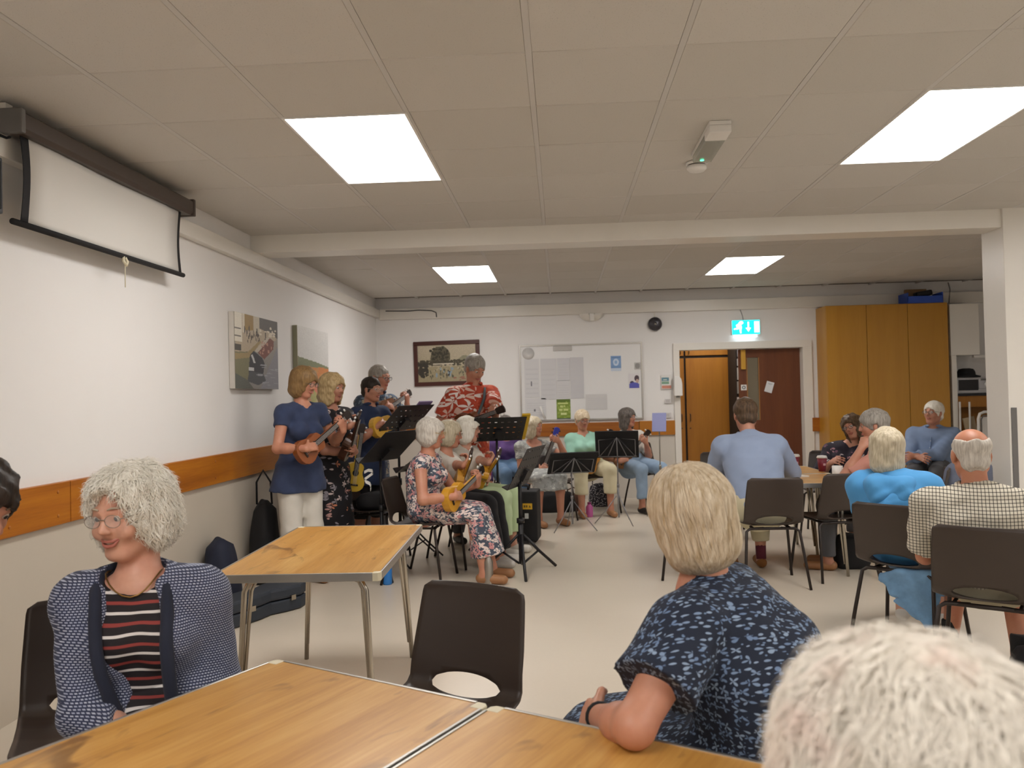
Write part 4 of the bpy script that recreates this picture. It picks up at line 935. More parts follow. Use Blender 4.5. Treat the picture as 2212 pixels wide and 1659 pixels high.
def strands(name, F, lo, h, seeds, n, flow, mat, parent, steps=7, step=.012, w=.0012, lift=.002, jit=.25, fly=0., seed=0):
    """locks of hair laid over a hair volume, following a flow direction"""
    r = np.random.RandomState(seed); p = seeds[r.randint(0, len(seeds), n)].astype(float)
    off = r.uniform(.2, 1, n)*lift; jd = r.normal(0, jit, (n, 3)); path = []; nor = []
    for s in range(steps):
        g = grad(F, lo, h, p); p = p-g*(sample(F, lo, h, p)-off-fly*r.uniform(.2, 1, n)*(s/steps)**2)[:, None]
        path.append(p.copy()); nor.append(g)
        d = flow(p)+jd; d = d-g*(d*g).sum(1, keepdims=True)*(1-.3*fly*20 if fly else 1); d /= np.linalg.norm(d, axis=1, keepdims=True)+1e-9
        p = p+d*step*r.uniform(.7, 1.2, (n, 1))
    vs = []; 
    P = np.stack(path, 1); Nn = np.stack(nor, 1); T = np.gradient(P, axis=1); T /= np.linalg.norm(T, axis=2, keepdims=True)+1e-9
    B = np.cross(T, Nn); tap = (np.sin(np.linspace(.25, np.pi-.05, steps)))[None, :, None]*w
    ring = np.stack([P+B*tap, P+Nn*tap*.9, P-B*tap], 2)   # n,steps,3,3
    v = ring.reshape(-1, 3); base = (np.arange(n)[:, None]*steps+np.arange(steps-1)[None])[..., None]*3
    q = np.concatenate([np.stack([base[..., 0]+a, base[..., 0]+b, base[..., 0]+b+3, base[..., 0]+a+3], -1).reshape(-1, 4) for a, b in ((0, 1), (1, 2))])
    o = link(name, np_mesh(name, v, q), mat, parent); o['kind'] = 'stuff'; return o
# ================================================================== people
def skin(name, col, red='#b5614c'):
    if name in MATS: return MATS[name]
    t = NT(name); c = t.co(); n1 = t.noise(c, 9, 3); n2 = t.noise(c, 90, 3)
    col_ = t.mix(t.math('MULTIPLY', t.math('MAXIMUM', t.math('SUBTRACT', n1, .45), 0), 1.1), col, red)
    t.out(t.mix(t.math('MULTIPLY', n2, .18), col_, '#8a4a36'), .48, sub=.1); t.bump(n2, .08, .003); return t.m
def hairmat(name, c1, c2, rough=.5, st=(60, 60, 6)):
    if name in MATS: return MATS[name]
    t = NT(name); n = t.noise(t.co(st), 1.6, 4, .6); t.out(t.ramp(n, [(.3, c1), (.68, c2)]), rough, spec=.3); t.bump(n, .35, .004); return t.m
SK_F = skin('skin_fair', '#c98f74'); SK_P = skin('skin_pale', '#d3a088'); SK_T = skin('skin_tan', '#b87a55', '#a4583c'); SK_R = skin('skin_ruddy', '#c28b72', '#b4654e')
def fabric(name, col, rough=.85, var=.12, weave=True):
    if name in MATS: return MATS[name]
    t = NT(name); c = t.co(); c0 = lin(col); n = t.noise(c, 14, 3)
    t.out(t.mix(n, tuple(x*(1-var) for x in c0[:3]), tuple(min(1, x*(1+var)) for x in c0[:3])), rough, sheen=.05)
    if weave: t.bump(t.noise(c, 300, 2), .12, .002)
    return t.m
def floral(name, bg, cols, scale=22, size=.42, petals=5, rnd=.7, depth=.4, leaf=None, lscale=None, lsize=.3):
    """printed fabric: flowers with petals scattered over a ground"""
    t = NT(name)
    def layer(sc, sz, pt, colstops, prev, off):
        v = t.co((sc, sc, sc), loc=(off, off*.7, off*1.3)); vo = t.n('ShaderNodeTexVoronoi'); t.put(vo.inputs['Vector'], v); vo.inputs['Scale'].default_value = 1; vo.inputs['Randomness'].default_value = rnd
        d = t.sep(t.vmath('SUBTRACT', v, vo.outputs['Position'])); r = vo.outputs['Distance']
        ang = t.math('ARCTAN2', d[2], t.math('ADD', d[0], d[1]))
        cr = t.sep(vo.outputs['Color'])
        pet = t.math('MULTIPLY_ADD', t.math('COSINE', t.math('MULTIPLY_ADD', ang, float(pt), t.math('MULTIPLY', cr[1], 6.0))), depth*sz, (1-depth*.5)*sz)
        m = t.math('LESS_THAN', r, pet)
        c = t.ramp(cr[0], colstops, 'CONSTANT') if len(colstops) > 1 else None
        out = t.mix(m, prev, c if c is not None else colstops[0][1])
        return t.mix(t.math('LESS_THAN', r, sz*.2), out, bg) if pt >= 5 else out
    base = lin(bg)[:3]
    if leaf: base = layer(lscale or scale*1.3, lsize, 2, [(i/len(leaf), c) for i, c in enumerate(leaf)], base, 5.3)
    col = layer(scale, size, petals, [(i/len(cols), c) for i, c in enumerate(cols)], base, 0)
    t.out(col, .85); t.bump(t.noise(t.co(), 250, 2), .1, .002); return t.m
def Rz(a): a = math.radians(a); return Matrix.Rotation(-a, 3, 'Z')
def bone(p, x, y, L, far=True):
    """point at distance L from p that is seen at pixel x, y"""
    d = ray(x, y).normalized(); o = V((0, 0, CH)); m = o-p; b = m.dot(d); c = m.dot(m)-L*L; D = b*b-c
    if D < 0:
        q = o-d*b; return p+(q-p).normalized()*L
    return o+d*(-b+(math.sqrt(D) if far else -math.sqrt(D)))
def ik(a, c, l1, l2, pole):
    d = c-a; L = d.length
    if L > (l1+l2)*.995: c = a+d.normalized()*(l1+l2)*.995; d = c-a; L = d.length
    if L < .12: L = .12
    u = d.normalized(); x = (l1*l1-l2*l2+L*L)/(2*L); h = math.sqrt(max(0, l1*l1-x*x)); p = pole-u*pole.dot(u)
    return a+u*x+p.normalized()*h, c
def hand_prims(w, f, n, left, curl=(.5, .6, .4), s=1., spread=.1, thumb=.5):
    f = f.normalized(); n = (n-f*n.dot(f)).normalized(); t = f.cross(n)*(-1 if left else 1); P = []
    P.append(sweep([(w-f*.01*s, .026*s, .018*s), (w+f*.03*s, .034*s, .016*s), (w+f*.08*s, .040*s, .0125*s)], t, .012))
    for i in range(4):
        b = w+f*(.082-.004*abs(i-1.2))*s+t*(.0285-.019*i)*s; d = (f+t*spread*(1.5-i)).normalized(); ln = [1, 1.1, 1.02, .82][i]*s; a = 0
        for j, (L, r) in enumerate(((.042, .0092), (.027, .0084), (.021, .0078))):
            a += curl[j]*(1+.12*(i-1.5)*.5); dd = (d*math.cos(a)+n*math.sin(a)).normalized(); e = b+dd*L*ln; P.append(rcone(b, e, r*s, r*.93*s, .005)); b = e
    b = w+f*.022*s+t*.026*s; d1 = (t*.75+f*.65+n*.25).normalized(); e = b+d1*.045*s; P.append(rcone(b, e, .0135*s, .0105*s, .012))
    d2 = (f*.8+t*.25*(1-thumb)+n*thumb*.9).normalized(); e2 = e+d2*.032*s; P.append(rcone(e, e2, .0105*s, .009*s, .005))
    return P
FEM = [(-.16, .125, .10), (0, .172, .125), (.28, .142, .112), (.60, .152, .122), (.82, .150, .10), (.95, .085, .07), (1.02, .055, .056)]
MAL = [(-.16, .12, .10), (0, .160, .12), (.28, .155, .115), (.60, .170, .125), (.82, .175, .11), (.95, .10, .075), (1.02, .062, .062)]
def person(label, head, hip, yaw, hyaw=None, hp=0, hr=0, s=1., male=False, fat=1., mode='sit', vox=.0105, hvox=.0075,
           hair=None, sk=None, top=None, bottom=None, shoes=None, uke=None, wl=None, wr=None, el_pole=None, hand=(.5, .6, .4), handL=None, handR=None,
           knees=None, ankles=None, syaw=0, glasses=None, smile=0, kyph=.02, nod=.02, bust=True, seed=0, spread=.11, legfwd=.0, seat_fwd=.43, group=None, polel=None, poler=None, mouth=0, belly=0, brow='#7a6a58', shw=None, elL=None):
    sk = sk or SK_F; base = V((hip.x, hip.y, 0)); Rw = Rz(yaw); Ri = Rw.transposed()
    lo = lambda p: Ri @ (V(p)-base)
    if mode == 'sit': hip = V((hip.x, hip.y, max(hip.z, .452+.09*s*fat)))
    root = empty('person', base, -math.radians(yaw)); tag(root, label, 'person', group)
    H = lo(head); h0 = lo(hip); up = (H-h0).normalized(); FW = V((0, 1, 0)); RT = V((1, 0, 0))
    nu = (up*.65+V((0, 0, 1))*.35).normalized(); nb = H-nu*.180*s-FW*nod*s
    Rs = Rz(syaw); sr = Rs @ RT; sf = Rs @ FW; tu = (nb-h0).normalized()
    prof = MAL if male else FEM; stn = []
    def stations(off=0, hem=None, ext=0):
        out_ = []
        for t_, a, b in prof:
            c = h0+(nb-h0)*t_; f_ = fat if t_ < .75 else 1+(fat-1)*.35
            c = c-sf*kyph*math.sin(max(0, min(1, t_))*math.pi)*s
            bb = b*s*f_+off; 
            if belly and t_ < .5: bb += belly*.5; c = c+FW*belly*.5
            out_.append((c, a*s*f_+off+ext*max(0, .3-t_), bb))
        return out_
    hw = (shw or (.185 if male else .162))*s
    SR, SL = nb+sr*hw-tu*.052*s, nb-sr*hw-tu*.052*s
    l1, l2 = .285*s, .245*s
    Wl, Wr = (lo(wl) if wl is not None else None), (lo(wr) if wr is not None else None)
    fl = fr_ = nl = nr = None
    if uke:
        c, hd, col, ulabel = uke[:4]; x = (hd-c).normalized(); us = uke[4] if len(uke) > 4 else 1.0
        nf = (Rw @ (FW*.9+V((0, 0, .12)))); z = (nf-x*nf.dot(x)).normalized(); y = z.cross(x)
        if y.z < 0: y = -y
        e = ukulele(c, x, z, col, ulabel, us, uke[5] if len(uke) > 5 else '#2a1d18')
        xl, yl, zl, cl = Ri @ x, Ri @ y, Ri @ z, lo(c)
        if Wl is None: Wl = cl+xl*.32*us-yl*.075*s+zl*.012
        if Wr is None: Wr = cl+xl*.02-xl*.075+zl*.058+yl*.03
        fl, nl = (yl*.9+zl*.35+xl*.1), (-zl*.9+yl*.25); fr_, nr = (xl*.8-yl*.35-zl*.05), (-zl*.8-yl*.3)
        handL = handL or (.9, 1.1, .7); handR = handR or (.55, .6, .4)
    if Wl is None: Wl = SL+V((-.06, .10, -.50))*s
    if Wr is None: Wr = SR+V((.06, .10, -.50))*s
    pl = polel or V((-.5, -.35, -.8)); pr_ = poler or V((.5, -.35, -.8))
    EL, Wl = ik(SL, Wl, l1, l2, pl); ER, Wr = ik(SR, Wr, l1, l2, pr_)
    if elL is not None: EL = lo(elL); Wl = lo(wl)
    if fl is None: fl, nl = (Wl-EL).normalized()+V((.15, .2, -.1)), V((.8, -.2, -.5))
    if fr_ is None: fr_, nr = (Wr-ER).normalized()+V((-.15, .2, -.1)), V((-.8, -.2, -.5))
    HL, HR = h0-RT*.088*s, h0+RT*.088*s
    if knees is not None: KL, KR = lo(knees[0]), lo(knees[1])
    elif mode == 'sit': KL, KR = h0+V((-spread, seat_fwd*s, -.03)), h0+V((spread, seat_fwd*s, -.03))
    else: KL, KR = HL+V((-.01, .03, -.43*s)), HR+V((.01, .03, -.43*s))
    if ankles is not None: AL, AR = lo(ankles[0]), lo(ankles[1])
    elif mode == 'sit': AL, AR = V((KL.x, KL.y+legfwd, .085)), V((KR.x, KR.y+legfwd, .085))
    else: AL, AR = V((HL.x-.03, HL.y-.01, .085)), V((HR.x+.03, HR.y+.01, .085))
    # --- head frame
    ha = (hyaw if hyaw is not None else yaw)-yaw
    Hm = Rz(ha) @ Matrix.Rotation(-math.radians(hp), 3, 'X') @ Matrix.Rotation(math.radians(hr), 3, 'Y')
    hs = s*(1.04 if male else 1.0)
    def q(x, y, z): return H+Hm @ V((x, y, z))*hs
    Hr = np.array([[Hm[i][j] for i in range(3)] for j in range(3)])
    def he(x, y, z, rx, ry, rz, **kw): return ell(q(x, y, z), (rx*hs, ry*hs, rz*hs), Hr, **kw)
    hk = lambda a, b, ra, rb, k=.012, **kw: rcone(q(*a), q(*b), ra*hs, rb*hs, k, **kw)
    B = []
    # torso, shoulders, arms
    B.append(sweep(stations(), sr, .03))
    for S_, E_, W_, f_, n_, lf, cu in ((SL, EL, Wl, fl, nl, True, handL or hand), (SR, ER, Wr, fr_, nr, False, handR or hand)):
        B += [rcone(nb-tu*.02*s, S_, .045*s, .052*s, .03), rcone(S_, E_, .05*s*(1+.5*(fat-1)), .039*s, .025), rcone(E_, E_+(W_-E_)*.35, .039*s, .04*s, .02), rcone(E_+(W_-E_)*.3, W_, .04*s, .0265*s, .015)]
        B += hand_prims(W_, V(f_), V(n_), lf, cu, s)
    for S_, K_, A_ in ((HL, KL, AL), (HR, KR, AR)):
        fwd = V((K_.x*.25, 1, 0)); fwd = V((A_.x*.3, 1, 0)).normalized()
        B += [rcone(S_, K_, .088*s*fat, .056*s, .04), rcone(K_, K_+(A_-K_)*.35, .054*s, .054*s, .02), rcone(K_+(A_-K_)*.3, A_, .054*s, .034*s, .02), rcone(A_+V((0, -.02, -.04)), A_+fwd*.14*s+V((0, 0, -.055)), .032, .026, .02), rcone(A_, A_+V((0, -.02, -.045)), .036, .034, .02)]
    # neck and head
    B.append(rcone(nb-tu*.03, q(0, -.022, -.055), .055*s*(1.08 if male else 1), .05*hs, .025))
    B += [he(0, -.014, .035, .0735, .094, .082, k=.02), he(0, .022, -.03, .0585, .066, .078, k=.025), hk((0, .052, -.088), (0, .066, -.09), .02, .016, .02)]
    for g in (-1, 1):
        B += [hk((g*.05, -.01, -.05), (g*.02, .055, -.09), .02, .018, .02), he(g*.038, .055, -.018, .022, .022, .02, k=.02), hk((g*.012, .084, .028), (g*.042, .07, .03), .009, .010, .012), he(g*.0745, -.008, -.004, .008, .018, .030, k=.006), he(g*.071, .0, -.026, .007, .009, .011, k=.006)]
    B += [hk((0, .083, .02), (0, .102, -.018), .0075, .0115, .010), he(-.0115, .094, -.023, .0085, .009, .007, k=.006), he(.0115, .094, -.023, .0085, .009, .007, k=.006)]
    for g in (-1, 1):
        B.append(he(g*.031, .096, .011, .0155, .018, .0105, k=.010, sub=True))
        B += [hk((g*.017, .0835, .0205-.0025*smile), (g*.044, .0765, .0175-.0025*smile), .0048+.0006*smile, .0048+.0006*smile, .006), hk((g*.018, .082, .0005), (g*.043, .075, .002), .004, .004, .006)]
    B.append(hk((-.02, .088, -.053), (.02, .088, -.053), .003, .003, .006, sub=True) if not smile else hk((-.024, .088, -.05), (.024, .088, -.05), .006, .006, .008, sub=True))
    if smile:
        for g in (-1, 1): B.append(he(g*.042, .066, -.03, .019, .018, .018, k=.015))
    volume('body', B, vox, sk, root)
    # --- face details
    def hm(mb, name, mat, bevel=0):
        mb.v = [tuple(q(*p)) for p in mb.v]; return mb.build(name, mat, root, bevel)
    m_eye = plain('eye_white', '#c4b8ae', .2, var=.02); m_iris = plain('iris_dark', '#2c2a2c', .15); m_lip = plain('lip', '#b0685a', .45, var=.08); m_teeth = plain('teeth', '#e6dccb', .3)
    for g in (-1, 1):
        eo = hm(MB().ball((g*.0305, .0735, .011), .0125, 8), 'eye', m_eye); mi = MB().ball((g*.0300, .0812, .0098), (.0072, .0054, .0072), 8); mi.v = [tuple(q(*p)) for p in mi.v]; mi.build('iris', m_iris, eo)
        hm(MB().tube([(g*.014, .0915, .0345), (g*.028, .0905, .039), (g*.046, .078, .036)], [.002, .0032, .0015], 6), 'eyebrow', plain('brow_'+brow.strip('#'), brow, .8))
    w_ = .024+.006*smile; dz = .009*smile
    if smile: hm(MB().tube([(-w_*.72, .079, -.050+dz*.4), (0, .0855, -.0535), (w_*.72, .079, -.050+dz*.4)], .0046, 8), 'teeth', m_teeth)
    op = .004*mouth+.002*smile
    hm(MB().tube([(-w_, .0775, -.052+dz), (-w_*.5, .0875, -.0492+op*.3), (0, .0915, -.0495+op*.3), (w_*.5, .0875, -.0492+op*.3), (w_, .0775, -.052+dz)], [.0015, .0038, .0042, .0038, .0015], 8), 'lips', m_lip)
    hm(MB().tube([(-w_, .0775, -.0525+dz), (-w_*.5, .086, -.0582-op), (0, .0905, -.0600-op), (w_*.5, .086, -.0582-op), (w_, .0775, -.0525+dz)], [.0015, .0045, .0052, .0045, .0015], 8), 'lips', m_lip)
    if glasses:
        e = empty('glasses'); e.parent = root; gm = plain('rim_'+glasses.strip('#'), glasses, .3, .4)
        t = MATS.get('lens') 
        if t is None:
            tt = NT('lens'); tt.out('#ffffff', .05); tt.b.inputs['Alpha'].default_value = .12; t = tt.m
        for g in (-1, 1):
            ring = [(g*.032+.0245*math.cos(a)*(1 if abs(math.cos(a)) < .9 else 1), .098-.010*(g*(g*.0+.0245*math.cos(a))+.008)*8*.1, .006+.0165*math.sin(a)) for a in np.linspace(0, 2*math.pi, 19)[:-1]]
            mb = MB().tube(ring, .0009 if vox < .008 else .0018, 6, closed=True); mb.v = [tuple(q(*p)) for p in mb.v]; mb.build('rim', gm, e)
            mb = MB().add([(p[0], p[1], p[2]) for p in ring], [tuple(range(18))]); mb.v = [tuple(q(*p)) for p in mb.v]; mb.build('glass_lens', t, e)
            mb = MB().tube([(g*.056, .097, .012), (g*.074, .06, .014), (g*.079, .0, .012), (g*.078, -.02, 0)], .0013 if vox < .008 else .0018, 6); mb.v = [tuple(q(*p)) for p in mb.v]; mb.build('temple', gm, e)
        mb = MB().tube([(-.009, .099, .01), (0, .102, .012), (.009, .099, .01)], .0014, 6); mb.v = [tuple(q(*p)) for p in mb.v]; mb.build('nose_bridge', gm, e)
    # --- hair
    if hair:
        st = hair['style']; hm_ = hair['mat']; vol = hair.get('vol', 0); ln = hair.get('len', .06); fringe = hair.get('fringe', .0); P = []; nz = wob(seed+3, hair.get('noise', .0025), hair.get('freq', 55))
        if st in ('bob', 'long'):
            P += [he(0, -.014, .034, .088+vol, .108+vol, .092+vol*.8, k=.02), sweep([(q(0, -.014, .03), (.090+vol)*hs, (.104+vol)*hs), (q(0, -.016, -.03), (.094+vol)*hs, (.100+vol)*hs), (q(0, -.022, -ln*.8), (.092+vol)*hs, (.088+vol)*hs), (q(0, -.024, -ln), (.083+vol*.6)*hs, (.078+vol)*hs)], Hm @ V((1, 0, 0)), .02, flat1=True)]
            P += [he(0, .105, -.045-fringe*.5, .056, .075, .094-fringe*.4, k=.012, sub=True), he(0, .125, .0-fringe, .066, .075, .058, k=.012, sub=True), hk((0, .03, -.06), (0, .05, -.25), .045, .06, sub=True)]
        elif st == 'fluffy':
            P += [he(0, -.018, .048, .104+vol, .118+vol, .096+vol, k=.03), he(-.07, -.02, -.02, .042+vol*.5, .06, .07, k=.03), he(.07, -.02, -.02, .042+vol*.5, .06, .07, k=.03), he(0, -.07, -.03, .08, .055, .075, k=.03)]
            P += [he(0, .115, -.012, .066, .088, .110, k=.015, sub=True), hk((0, .03, -.08), (0, .05, -.25), .045, .06, sub=True)]
        elif st in ('short', 'bald'):
            P += [he(0, -.018, .040, .080+vol, .100+vol, .085+vol, k=.02), he(0, -.055, -.03, .062+vol, .05+vol, .05, k=.02), he(-.07, .015, .0, .010, .014, .03, k=.01), he(.07, .015, .0, .010, .014, .03, k=.01)]
            P += [he(0, .115, -.035-fringe*.5, .07, .082, .098-fringe*.3, k=.01, sub=True), he(.084, -.005, -.015, .022, .03, .035, k=.008, sub=True), he(-.084, -.005, -.015, .022, .03, .035, k=.008, sub=True), hk((0, .03, -.08), (0, .05, -.25), .045, .06, sub=True), hk((0, -.10, -.10), (0, -.06, -.25), .045, .06, sub=True)]
            if st == 'bald': P += [he(0, -.005, .112, .074, .118, .088, k=.012, sub=True), he(0, .05, .06, .09, .09, .06, k=.012, sub=True)]
        r_ = volume('hair', P, hvox, hm_, root, nz, keep=True)
        if r_ and hair.get('strands'):
            o, F, lo_, h_, v_ = r_; cr = A3(q(*hair.get('crown', (0, -.05, .14)))); dn = A3(Hm @ V((0, -.1, -1)))
            def flow(p):
                d = p-cr; d /= np.linalg.norm(d, axis=1, keepdims=True)+1e-6; return d*hair.get('rad', .7)+dn*hair.get('down', .8)
            strands('hair_strand', F, lo_, h_, v_, hair['strands'], flow, hm_, o, hair.get('steps', 7), hair.get('step', .013), hair.get('w', .0012), hair.get('lift', .004), hair.get('jit', .22), hair.get('fly', 0), seed)
    # --- clothing
    wz = wob(seed, .0036, 26)
    def armsleeve(P, frac, off, loose=0):
        for S_, E_, W_ in ((SL, EL, Wl), (SR, ER, Wr)):
            P.append(rcone(nb-tu*.02*s, S_, .045*s+off, .056*s+off, .03))
            if frac <= 0: continue
            g = min(frac/.5, 1); en = S_+(E_-S_)*g; P.append(rcone(S_, en, (.053*s+off)*(1+.5*(fat-1)), .043*s+off+loose, .025, flat=g < 1))
            if frac > .5:
                g = (frac-.5)/.5; P.append(rcone(E_, E_+(W_-E_)*g, .042*s+off, .032*s+off*.8+loose, .02, flat=True))
    def neckcut(P, kind):
        c = nb+tu*.035*s
        if kind == 'round': P.append(ell(c+sf*.035*s, (.085*s, .07*s, .062*s), k=.006, sub=True))
        elif kind == 'v':
            P.append(ell(c+sf*.01*s, (.078*s, .066*s, .052*s), k=.006, sub=True)); P.append(rcone(nb+sf*.09*s+tu*.03, nb+sf*.15*s-tu*.12*s, .05*s, .012*s, .006, sub=True))
        elif kind == 'scoop':
            P.append(ell(c+sf*.06*s-tu*.02*s, (.10*s, .09*s, .09*s), k=.006, sub=True))
        else: P.append(ell(c+tu*.015*s+sf*.012*s, (.068*s, .066*s, .04*s), k=.005, sub=True))
    def legs(P, frac, off, flare=0):
        for S_, K_, A_ in ((HL, KL, AL), (HR, KR, AR)):
            P.append(rcone(S_, K_, .092*s*fat+off, .060*s+off, .04))
            if frac > .5: P.append(rcone(K_, K_+(A_-K_)*((frac-.5)/.5), .060*s+off, .046*s+off+flare, .025, flat=True))
    if top:
        off = top.get('off', .010); P = [sweep(stations(off, ext=top.get('flare', 0))[0 if mode != 'sit' else 1:], sr, .03)]
        if not male and bust:
            for g in (-1, 1): P.append(ell(h0+(nb-h0)*.62+sr*g*.068*s+sf*(.085*s*fat+off*.6), (.066*s, .055*s, .066*s), k=.04))
        hem = top.get('hemdrop', .09) if mode != 'sit' else 0
        if hem > .08 and not top.get('skirt'): P.append(sweep([(h0+tu*.05, prof[1][1]*s*fat+off+.022, prof[1][2]*s*fat+off+.012+belly*.4), (h0-tu*hem, prof[1][1]*s*fat+off+.046+top.get('flare', 0)*.3, prof[1][2]*s*fat+off+.024+belly*.3)], sr, .02, flat1=True))
        armsleeve(P, top.get('sleeve', .4), off, top.get('loose', .004))
        if top.get('skirt'):
            mk, mkn = top['skirt'], top.get('hemw', .17); kc = (KL+KR)/2; ac = (AL+AR)/2; kw = abs(KR.x-KL.x)/2+.085*s
            if mode == 'sit': P.append(sweep([(h0+V((0, .02, .0)), .19*s*fat+off, .115*s+off), (h0+(kc-h0)*.6, (.17+.3*.1)*s+off, .088*s+off), (kc+V((0, .015, .005)), kw, .075*s), (kc+(ac-kc)*mk+V((0, .02, 0)), mkn, .13*s)], RT, .03, flat1=True))
            else: P.append(sweep([(h0+V((0, 0, .06)), .165*s*fat+off, .12*s*fat+off), (h0-V((0, 0, .12)), .18*s*fat+off, .135*s*fat+off), (V((h0.x, h0.y, h0.z*(1-mk))), mkn, mkn*.8)], RT, .03, flat1=True))
        neckcut(P, top.get('neck', 'round'))
        o = volume(top.get('name', 'shirt'), P, top.get('vox', vox*1.05), top['mat'], root, wz if top.get('wrinkle', 1) else None)
        if top.get('neck') == 'collar':
            ring = []
            for k_ in range(15):
                a = -2.6+5.2*k_/14; ring.append(nb+tu*(.022+.02*math.cos(a)*-1*.6+.018)*s+sr*math.sin(a)*.068*s-sf*(math.cos(a)*.062-.008)*s)
            MB().tube(ring, [.008]+[.015*s]*13+[.008], 8).build('collar', top['mat'], o)
    if top and top.get('placket'):
        sts = stations(off); cs = [(c_+sf*(b_*.995), t_) for (c_, a_, b_), (t_, _, _) in zip(sts, prof) if -.01 <= t_ <= .86]
        pts = [c_ for c_, t_ in cs]; pts = [pts[i]+(pts[i+1]-pts[i])*f for i in range(len(pts)-1) for f in (0, .25, .5, .75)]+[pts[-1]]
        MB().tube(pts, .007, 6).build('placket', top['mat'], o)
        for p_ in pts[1::3]: MB().ball(p_+sf*.007, .006, 6).build('button', plain('shirt_button', '#d9dde2', .4), o)
    if bottom:
        off = bottom.get('off', .012); P = [sweep([(h0-tu*.09, .14*s*fat+off*.5, .11*s*fat+off*.5), (h0, prof[1][1]*s*fat+.005, prof[1][2]*s*fat+.005), (h0+tu*.08, prof[1][1]*.93*s*fat+.003, prof[1][2]*.95*s*fat+.003)], RT, .03)]
        legs(P, bottom.get('len', .97), off, bottom.get('flare', 0)); volume(bottom.get('name', 'trousers'), P, max(.0125, vox*1.2), bottom['mat'], root, wob(seed+1, .003, 24))
    if shoes:
        for A_ in (AL, AR):
            fwd = V((A_.x*.3, 1, 0)).normalized()
            P = [rcone(A_+V((0, -.03, -.045)), A_+fwd*.145*s+V((0, 0, -.05)), .040, .036, .02, sq=(A3((0, 0, 1)), 1.05)), half((0, 0, -1), 0.0)]
            if shoes.get('high'): P.insert(0, rcone(A_+V((0, -.02, -.04)), A_+V((0, -.01, .02)), .042, .044, .02, flat=True))
            else: P.append(ell(A_+V((0, .0, .03)), (.04, .06, .045), k=.006, sub=True))
            volume('shoe', P, .010, shoes['mat'], root)
            if shoes.get('sock'): volume('sock', [rcone(A_+V((0, -.01, -.02)), A_+V((0, 0, .10)), .039, .041, .01, flat=True)], .010, shoes['sock'], root)
    return root, dict(lo=lo, q=q, nb=nb, SL=SL, SR=SR, EL=EL, ER=ER, Wl=Wl, Wr=Wr, h0=h0, tu=tu, sf=sf, sr=sr, Rw=Rw, base=base, H=H)
# ------------------------------------------------------------------ hair and cloth used below
H_white = hairmat('hair_white', '#ddd7c8', '#faf6ec'); H_wgrey = hairmat('hair_white_grey', '#a8a096', '#d8d2c8'); H_blonde = hairmat('hair_blonde_grey', '#b8a07c', '#e8dac2')
H_brown = hairmat('hair_light_brown', '#6e5436', '#98794e'); H_sandy = hairmat('hair_sandy', '#a3885c', '#cdb488'); H_dark = hairmat('hair_dark', '#17130f', '#3a2f28'); H_dgrey = hairmat('hair_dark_grey', '#3a3532', '#776e68')
H_grey = hairmat('hair_grey', '#77716a', '#aba59c'); H_dbrown = hairmat('hair_dark_brown', '#3a2d22', '#6b543e'); H_ash = hairmat('hair_ash_blonde', '#a79a80', '#d4c9b0')
t = NT('hair_thin_white'); n = t.noise(t.co((60, 60, 8)), 1.6, 4, .6); pk = t.noise(t.co(), 11, 3)
t.out(t.mix(t.math('MULTIPLY', t.math('MAXIMUM', t.math('SUBTRACT', pk, .52), 0), 3.0), t.ramp(n, [(.3, '#d6cdbf'), (.68, '#f3ecdf')]), '#dcb3a6'), .55); t.bump(n, .2, .003); H_thin = t.m
navy_denim = fabric('navy_slub', '#34405f', .9, .35); white_cot = fabric('white_cotton', '#d9d4ca', .85, .05); cream_cot = fabric('cream_cotton', '#cfc6a6', .85, .06); black_cot = fabric('black_cotton', '#141317', .9, .3)
navy_polo = fabric('navy_polo', '#22304f', .85, .12); mint = fabric('mint_knit', '#9fd0bd', .85, .06); lime = fabric('pale_lime', '#c0d4a8', .85, .06); jeans = fabric('pale_denim', '#8fa6bf', .9, .12); jeansd = fabric('mid_denim', '#5f7c9c', .9, .2)
blue_shirt = fabric('pale_blue_shirt', '#93a3c0', .8, .05); blue_shirt2 = fabric('chambray', '#7f93b4', .85, .08); hoodie = fabric('blue_fleece', '#4f97d0', .95, .07); olive = fabric('stone_chino', '#a39a82', .85, .08); greytr = fabric('grey_trousers', '#5c5c60', .9, .12); purple = fabric('purple_top', '#5a3f78', .85, .3)
salmon = fabric('salmon_top', '#c4897a', .85, .06)
shoe_tan = plain('tan_leather', '#a0714b', .5, var=.15); shoe_blk = plain('black_leather', '#1b1918', .45); shoe_wht = plain('white_trainer', '#cfcac2', .6); shoe_brn = plain('brown_suede', '#8a5a2c', .8); sock_red = fabric('maroon_sock', '#5c1c2c'); sock_blk = fabric('black_sock', '#191818'); shoe_bei = plain('beige_trainer', '#b6a78c', .7)
black_floral = floral('black_floral', '#17151a', ['#b98f88', '#8f8a92', '#c77f5f', '#c9b7b4', '#17151a', '#17151a'], 16, .40, 5, .9)
pink_floral = floral('pink_floral', '#4a5261', ['#d9a4a4', '#e6d4cf', '#cf8f90', '#ead9d2'], 21, .56, 5, .8, .35, leaf=['#d3cdca', '#8b96a0'], lscale=34, lsize=.42)
grey_floral = floral('grey_floral', '#9a9c9a', ['#c9cbc6', '#7d807c', '#b7bab4'], 24, .5, 5, .9, .4)
navy_sprig = floral('navy_sprig', '#1c2436', ['#7e93b0', '#8ea2bc', '#6f86a8'], 50, .40, 4, .35, .7, leaf=['#7188a8', '#1c2436', '#1c2436'], lscale=84, lsize=.24)
hawaii = floral('hawaiian_print', '#b2432c', ['#e6d6cd', '#d9b5a6', '#c9563a', '#e9ded8'], 10, .66, 5, .9, .75)
